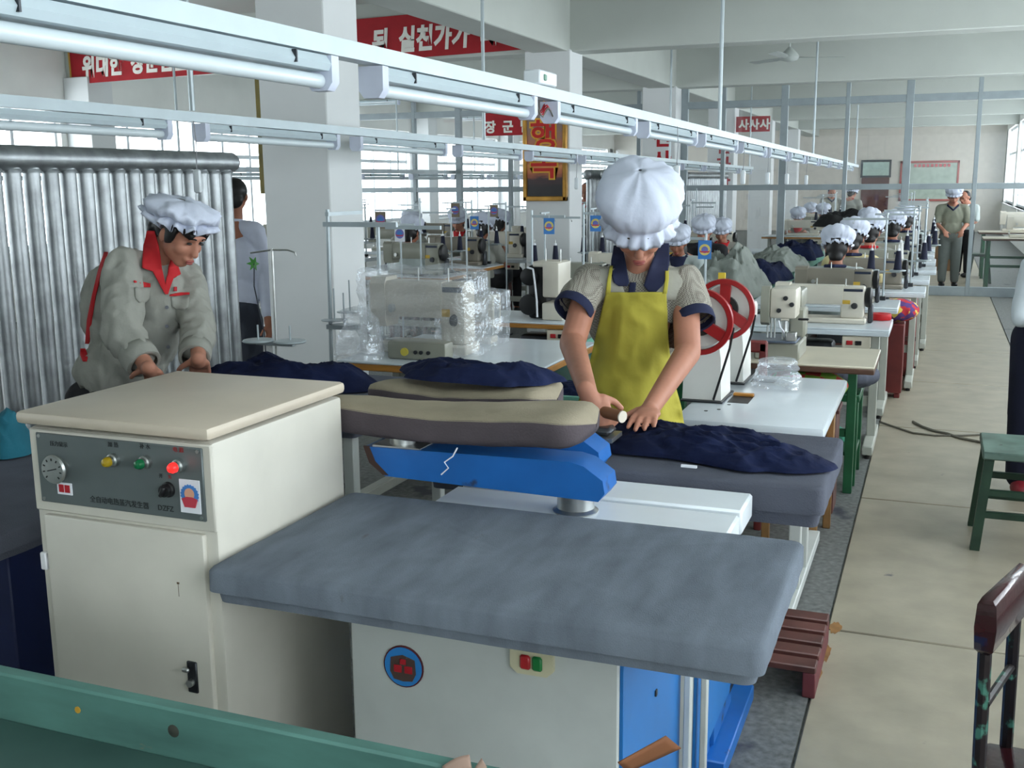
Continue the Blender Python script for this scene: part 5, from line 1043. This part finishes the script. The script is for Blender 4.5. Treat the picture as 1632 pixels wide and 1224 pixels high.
for y, x in ((490, 266), (520, 266), (553, 268)):
    d = ray(x, y).normalized(); h = BVJ2.ray_cast(EYE, d)
    if h[0] is not None: G().cyl(h[0] - d * .006, h[0] + d * .004, .007, n=12).out('button', dsteel, pj)
drape(BVJ2, [(457, 277, 282), (464, 277, 282)], .010, 'lapel_badge', redink, pj, 4, .003, fallback=4.0)
place(blob([('e', hp2, (.165, .14, .13))] + [('c', hp2 + imr * sx, Vector((hp2.x + imr.x * sx, hp2.y + imr.y * sx, .1)), .095, .065) for sx in (-.09, .09)], .014, 3), 'trousers', trou, pj)
for sx in (-.09, .09): G().ell(Vector((hp2.x + imr.x * sx + .05, hp2.y + imr.y * sx - .03, .045)), (.12, .065, .045), None, 16, 10).out('shoe', black, pj)
place(blob([('e', HF2(0, -.03, .03), (.084, .092, .09), HF2.m), ('e', HF2(0, -.095, -.03), (.06, .035, .05), HF2.m), ('e', HF2(.076, .02, .01), (.012, .03, .045), HF2.m), ('e', HF2(-.076, .02, .01), (.012, .03, .045), HF2.m), ('c', HF2(-.05, .066, .042), HF2(.05, .066, .042), .019, .019), ('c', HF2(.03, .088, .035), HF2(.055, .082, .0), .008, .003), ('c', HF2(-.04, .085, .035), HF2(-.062, .07, -.01), .008, .003)], .009, 3), 'hair', hairm, pj)
faceparts(HF2, pj); cap(pj, Frame(HF2.c, HF2.t * .97 - HF2.f * .22, HF2.f), .126, .062, 4.2, 12, 0, .055, 1.0, frill=2.6)

# ---- man seen from behind
pm = thing('person', 'man in pale lilac shirt seen from behind beside the near column', 'person', (-4.95, 6.9, 0)); d0 = 7.6
def Q(px, py, dd=0): return D(px, py, d0 + dd)
HM = Frame(Q(376, 312), UP, Vector((-.35, .94, 0))); a_ = Q(374, 364); shA, shB = Q(345, 368), Q(408, 368)
pmw = [('c', a_, a_ + UP * .035, .062, .056), ('e', Q(380, 425), (.18, .12, .21)), ('e', Q(380, 470), (.165, .12, .13)), ('c', a_, shA, .06, .065), ('c', a_, shB, .06, .065), ('c', shB, Q(423, 440, -.02), .062, .056), ('c', Q(423, 440, -.02), Q(428, 500, -.08), .056, .045), ('c', shA, Q(335, 440), .062, .056), ('c', Q(335, 440), Q(338, 500, .1), .056, .045)]
hpm = Q(380, 500); hx, hy = hpm.x, hpm.y
place(blob(headprims(HM) + [('c', HM(0, -.02, -.05), a_, .05, .06), ('c', Q(428, 500, -.08), Q(428, 515, -.1), .03, .03), ('c', Q(338, 500, .1), Q(340, 515, .1), .03, .03), ('c', a_, hpm, .08, .09), ('c', a_, Q(400, 380), .05, .04), ('c', Q(400, 380), Q(423, 440, -.02), .04, .035), ('c', Q(423, 440, -.02), Q(428, 515, -.1), .035, .03), ('c', a_, Q(350, 380), .05, .04), ('c', Q(350, 380), Q(335, 440), .04, .035), ('c', Q(335, 440), Q(340, 515, .1), .035, .03)] + handprims(Q(428, 515, -.1), -UP, Vector((1, 0, 0)), Vector((0, -1, 0)), (.3, .3)) + handprims(Q(340, 515, .1), -UP, Vector((-1, 0, 0)), Vector((0, -1, 0)), (.3, .3)) + [('c', Vector((hx + s, hy, hpm.z)), Vector((hx + s, hy, .08)), .08, .05) for s in (-.09, .09)] + [('e', Vector((hx + s, hy + .04, .05)), (.05, .12, .045)) for s in (-.09, .09)], .01, 3), 'body', skin2, pm)
place(blob(pmw, .012, 4, fold(1, .006, 7)), 'shirt', lilac, pm); place(blob([('e', hpm, (.165, .125, .14))] + [('c', Vector((hx + s, hy, hpm.z - .05)), Vector((hx + s, hy, .1)), .095, .065) for s in (-.09, .09)], .015, 3, fold(1, .005, 7)), 'trousers', M('charcoal_trousers', (44, 48, 58), .85), pm)
for s in (-.09, .09): G().ell(Vector((hx + s, hy + .04, .048)), (.055, .13, .045), None, 14, 8).out('shoe', black, pm)
place(blob([('e', HM(0, -.018, .035), (.086, .1, .092), HM.m), ('e', HM(0, -.07, -.03), (.07, .045, .06), HM.m)], .009, 3), 'hair', hairm, pm); G().lathe([(.056, -.012), (.062, -.01), (.058, .035), (.053, .036)], a_ + UP * .03, (0, .1, 1), 20, cap=False).out('shirt_collar', lilac, pm, 60)
lf = thing('green_leaf_sprig', 'small green leaf sprig in front of the man in lilac', 'plant', (-4.6, 6.4, 1.2)); lq = D(405, 420, 7.05)
for k in range(6):
    a = k * PI / 3; v = Vector((math.cos(a), -.3, math.sin(a))); w = Vector((-math.sin(a), 0, math.cos(a)))
    G().rings([[lq + v * r + w * q, lq + v * r - w * q, lq + v * r - w * q + Vector((0, .002, 0)), lq + v * r + w * q + Vector((0, .002, 0))] for r, q in ((.0, .002), (.02, .012), (.05, .001))]).out('leaf', M('leaf_green', (70, 140, 60), .5), lf)
G().tube([lq, lq + Vector((-.01, 0, -.15)), lq + Vector((.05, .0, -.45)), lq + Vector((.07, .0, -lq.z))], .004, 6).out('stem', M('stem_dark', (40, 46, 60), .6), lf)

# ---- seated workers: template facing -Y, origin on the floor
def seated(jm, cm_, skinm, sleeves=True):
    t = thing('person', 'x', 'person'); F = Frame((0, -.10, 1.085), UP * .93 + Vector((0, -.36, 0)), Vector((0, -.9, -.35))); nb = Vector((0, -.03, .94))
    hs = [handprims(Vector((s * .13, -.36, .865)), Vector((-s * .3, -.9, -.02)), UP, Vector((-s, 0, 0)), (.3, .35)) for s in (-1, 1)]
    arms = []
    for s in (-1, 1): arms += [('c', (s * .175, -.02, .90), (s * .22, -.14, .70), .042, .038), ('c', (s * .22, -.14, .70), (s * .13, -.36, .865), .037, .026)]
    place(blob(headprims(F) + [('c', F(0, -.03, -.05), nb, .045, .055), ('e', (0, 0, .75), (.12, .08, .18)), ('c', nb, (0, 0, .7), .06, .09)] + arms + [('c', nb, (s * .175, -.02, .9), .045, .042) for s in (-1, 1)] + hs[0] + hs[1] + [('c', (0, 0, .7), (s * .08, 0, .53), .09, .08) for s in (-1, 1)] + [('c', (s * .1, -.02, .52), (s * .12, -.38, .50), .07, .055) for s in (-1, 1)] + [('c', (s * .12, -.38, .5), (s * .12, -.36, .08), .052, .04) for s in (-1, 1)], .0105, 3), 'body', skinm, t)
    j = [('e', (0, -.01, .76), (.165, .115, .2)), ('e', (0, .0, .6), (.16, .125, .14))] + [('c', nb - UP * .02, (s * .17, -.02, .895), .055, .06) for s in (-1, 1)]
    for s in (-1, 1):
        if sleeves: j += [('c', (s * .175, -.02, .895), (s * .225, -.14, .70), .062, .056), ('c', (s * .225, -.14, .70), (s * .15, -.29, .83), .056, .045)]
        else: j += [('c', (s * .175, -.02, .895), (s * .205, -.09, .78), .064, .066)]
    place(blob(j, .014, 4, fold(1, .007, 8)), 'jacket', jm, t)
    place(blob([('e', (0, .01, .53), (.17, .14, .09))] + [('c', (s * .09, -.02, .525), (s * .12, -.38, .51), .085, .068) for s in (-1, 1)] + [('c', (s * .12, -.38, .5), (s * .12, -.36, .12), .062, .055) for s in (-1, 1)], .016, 3), 'trousers', trou, t)
    for s in (-1, 1): G().ell((s * .12, -.41, .045), (.045, .12, .045), None, 12, 8).out('shoe', black, t)
    G().surf(lambda u, v: Vector(((-1 + 2 * u) * (.085 - .045 * v), -.075 - .045 * v - .03 * math.cos((u - .5) * 3), .955 - .13 * v)), 9, 6).out('collar', cm_, t, 180, solid=.012)
    G().tube([(-.075, -.07, .95), (-.07, .0, .965), (0, .045, .97), (.07, .0, .965), (.075, -.07, .95)], .014, 8).out('collar_band', cm_, t)
    place(blob([('e', F(0, -.03, .03), (.082, .09, .088), F.m), ('e', F(0, -.028, .0), (.081, .082, .085), F.m), ('e', F(0, -.05, -.07), (.055, .042, .05), F.m), ('c', F(-.05, .065, .058), F(.05, .065, .058), .018, .018)], .011, 3), 'hair', hairm, t)
    faceparts(F, t); cap(t, F, .122, .12, 2.2, 14, 0, .042)
    return t
SP = seated(jkt, redcol, skin); SQ = seated(M('pale_grey_shirt', (176, 186, 184), .85, var=.05), navyc, skin2, False)
M('cream_yellow_shirt', (214, 200, 150), .85, var=.05); M('black_jacket', (34, 34, 38), .85)
stool_t = thing('work_stool', 'x', 'stool')
B('seat', brownp, stool_t, (-.16, -.13, .40), (.16, .15, .44), .006); [B('leg', brownp, stool_t, (x, y, 0), (x + .035, y + .035, .40), .003) for x in (-.15, .115) for y in (-.12, .105)]
# (template, x pixel, y pixel of the head, room depth, turned, materials, label)
SEAT = [(SQ, 1334, 398, 8.44, 1, {}, 'seated worker in pale grey shirt bending over the third table, seen from behind'), (SQ, 1362, 352, 9.55, 1, {'pale_grey_shirt': 'cream_yellow_shirt'}, 'seated worker in cream-yellow shirt seen from behind'), (SP, 1388, 362, 10.65, 1, {}, 'seated worker in grey jacket behind the worker in cream-yellow'), (SQ, 1424, 350, 11.72, 1, {}, 'fourth seated worker from the camera in the right row, in pale shirt'), (SP, 1386, 335, 12.8, 1, {}, 'worker mostly hidden behind the cream-yellow shirt'), (SQ, 1446, 335, 13.84, 1, {}, 'last seated worker in the right row before the partition'),
        (SQ, 1080, 388, 9.86, 0, {}, 'worker looking at the camera past the cap of the worker in the yellow apron'), (SP, 1122, 370, 11.25, 0, {'grey_jacket_cotton': 'black_jacket', 'red_collar_cotton': 'navy_collar'}, 'worker in black jacket facing the camera behind the emblem card'), (SP, 1150, 372, 12.65, 0, {}, 'worker with red collar and cap looking down beside the grey heap'),
        (SP, 1272, 352, 17.85, 0, {}, 'worker with red collar behind the partition, nearest of three'), (SP, 1292, 338, 21.25, 0, {}, 'worker with red collar behind the partition, half hidden'), (SP, 1312, 340, 19.45, 0, {}, 'worker with red collar behind the partition, rightmost of three'),
        (SQ, 655, 372, 9.85, 1, {}, 'worker with long hair at the far left, nearest to the column'), (SP, 655, 352, 11.88, 1, {}, 'worker in white cap at the far left against the windows'), (SQ, 770, 352, 11.0, 1, {'pale_grey_shirt': 'grey_jacket_cotton'}, 'worker with dark hair beside the emblem card at the far left'), (SQ, 796, 350, 12.22, 1, {}, 'worker in grey seen from behind left of the poster column'), (SP, 730, 340, 12.97, 0, {}, 'worker far left in front of the bright windows')]
for k, (tm, px, py, y, turn, mt, lb) in enumerate(SEAT):
    p = Wy(px, py, y); rz = PI if turn else 0; zs = max(.94, min(1.03, (p.z + .02) / 1.10)); yy = p.y + (-.10 if turn else .10)
    o = use(tm, (p.x, yy, 0), rz, lb, 'seated sewing workers', (1, 1, zs))
    if mt: remat(o, mt)
    if k < 12 or k < 16: use(stool_t, (p.x, yy, 0), rz, 'brown wooden work stool under the ' + lb.split(' ')[0] + ' ' + ' '.join(lb.split(' ')[1:9]), 'work stools', (1, 1, .44 / .44 * zs))
# ---- standing people in the background
def standing(jm, cm_, capped, label, loc, rz, h=1.0, apron=None):
    t = thing('person', label, 'person'); F = Frame((0, -.06, 1.45), UP * .95 + Vector((0, -.3, 0)), Vector((0, -.95, -.3))); nb = Vector((0, 0, 1.32))
    arms = [x for s in (-1, 1) for x in (('c', (s * .17, 0, 1.27), (s * .21, -.04, 1.02), .042, .038), ('c', (s * .21, -.04, 1.02), (s * .12, -.24, .92), .036, .026))]
    place(blob(headprims(F) + [('c', F(0, -.03, -.05), nb, .045, .055), ('c', nb, (0, 0, .9), .08, .1)] + arms + [('c', nb, (s * .17, 0, 1.27), .045, .045) for s in (-1, 1)] + handprims(Vector((.12, -.24, .92)), Vector((-.2, -.8, -.5)), UP, Vector((-1, 0, 0))) + handprims(Vector((-.12, -.24, .92)), Vector((.2, -.8, -.5)), UP, Vector((1, 0, 0))) + [('c', (s * .08, 0, .85), (s * .09, 0, .08), .08, .045) for s in (-1, 1)], .012, 3), 'body', skin, t)
    place(blob([('e', (0, 0, 1.15), (.165, .115, .2)), ('e', (0, 0, .93), (.16, .12, .17))] + [('c', nb - UP * .02, (s * .17, 0, 1.27), .055, .06) for s in (-1, 1)] + [('c', (s * .17, 0, 1.27), (s * .21, -.03, 1.06), .062, .056) for s in (-1, 1)], .015, 4, fold(1, .006, 8)), 'jacket', jm, t)
    place(blob([('e', (0, 0, .84), (.16, .125, .12))] + [('c', (s * .08, 0, .82), (s * .09, 0, .12), .09, .06) for s in (-1, 1)], .016, 3), 'trousers', M('grey_trousers', (110, 116, 112), .85) if capped else trou, t)
    for s in (-1, 1): G().ell((s * .09, -.04, .045), (.045, .12, .045), None, 12, 8).out('shoe', black, t)
    G().tube([(-.07, -.06, 1.31), (-.07, .03, 1.34), (0, .06, 1.345), (.07, .03, 1.34), (.07, -.06, 1.31), (0, -.115, 1.24), (-.07, -.06, 1.31)], .016, 8).out('collar', cm_, t)
    place(blob([('e', F(0, -.03, .03), (.082, .09, .09), F.m), ('e', F(0, -.08, -.03), (.06, .04, .06), F.m)], .011, 3), 'hair', hairm, t); faceparts(F, t)
    if capped: cap(t, F, .12, .11, 3.1, 14, 0, .045)
    if apron: G().surf(lambda u, v: Vector(((-1 + 2 * u) * (.1 + .05 * v), -.125 - .01 * math.cos((u - .5) * 3), 1.22 - .55 * v)), 9, 9).out('apron', apron, t, 180, solid=.006)
    t.location = loc; t.rotation_euler = (0, 0, rz); t.scale = (1, 1, h); return t
a = Wy(1519, 318, 17.4); standing(M('khaki_grey_uniform', (138, 140, 124), .9), navyc, True, 'standing worker in grey uniform and cap beyond the partition', (a.x, 17.4, 0), .1, .93)
a = Wy(1540, 330, 19.3); standing(MATS['pale_grey_shirt'], cardw, False, 'person with black hair behind the standing worker in grey uniform', (a.x, 19.3, 0), -.6, .9)
a = Wy(1325, 305, 24.5); standing(jkt, navyc, False, 'dark-haired person standing far back near the door', (a.x, 24.5, 0), .3, .92)
a = Wy(1356, 305, 22.5); standing(jkt, redcol, True, 'worker in yellow-green apron and red scarf far back', (a.x, 22.5, 0), PI * .9, .92, yel)
a = Wy(936, 318, 14.6); standing(jkt, redcol, False, 'worker with red collar standing left of the second radiator', (a.x, 14.6, 0), 0, 1.02)
# ---- person cut by the right edge
pe = thing('person', 'person in pale shirt and dark blue trousers cut off by the right edge', 'person', (.54, 5.95, 0)); ex, ey = .545, 5.95
hb = [('c', (ex + s, ey, .8), (ex + s, ey, .08), .075, .045) for s in (-.07, .09)]
place(blob(headprims(Frame((ex + .1, ey - .05, 1.42), UP, Vector((.4, -.9, -.2)))) + [('c', (ex + .1, ey, 1.36), (ex + .08, ey, 1.25), .05, .06), ('c', (ex + .08, ey, 1.25), (ex + .03, ey, .85), .09, .1), ('c', (ex + .05, ey, 1.22), (ex - .09, ey - .02, 1.18), .05, .045), ('c', (ex - .09, ey - .02, 1.18), (ex - .12, ey - .06, .95), .042, .038), ('c', (ex - .12, ey - .06, .95), (ex + .02, ey - .25, .85), .036, .027)] + handprims(Vector((ex + .02, ey - .25, .85)), Vector((.6, -.6, -.2)), UP, Vector((-1, 0, 0))) + hb, .012, 3), 'body', skin, pe)
place(blob([('e', (ex + .05, ey, 1.1), (.16, .12, .2)), ('e', (ex + .03, ey, .93), (.15, .125, .16)), ('c', (ex + .05, ey, 1.22), (ex - .09, ey - .02, 1.18), .06, .06), ('c', (ex - .09, ey - .02, 1.18), (ex - .125, ey - .06, .93), .06, .055), ('c', (ex + .05, ey, 1.22), (ex + .22, ey, 1.18), .06, .06)], .014, 4, fold(1, .006, 8)), 'shirt', M('white_blue_shirt', (206, 214, 220), .85), pe)
place(blob([('e', (ex + .02, ey, .84), (.15, .125, .13))] + [('c', (ex + s, ey, .82), (ex + s, ey, .1), .1, .075) for s in (-.07, .09)], .015, 3), 'trousers', M('dark_blue_trousers', (18, 22, 44), .85), pe)
for s in (-.07, .09): G().ell((ex + s, ey - .05, .045), (.05, .13, .045), None, 12, 8).out('shoe', M('red_shoe', (130, 30, 40), .5), pe)
place(blob([('e', (ex + .1, ey - .03, 1.46), (.085, .095, .09))], .012, 3), 'hair', hairm, pe)
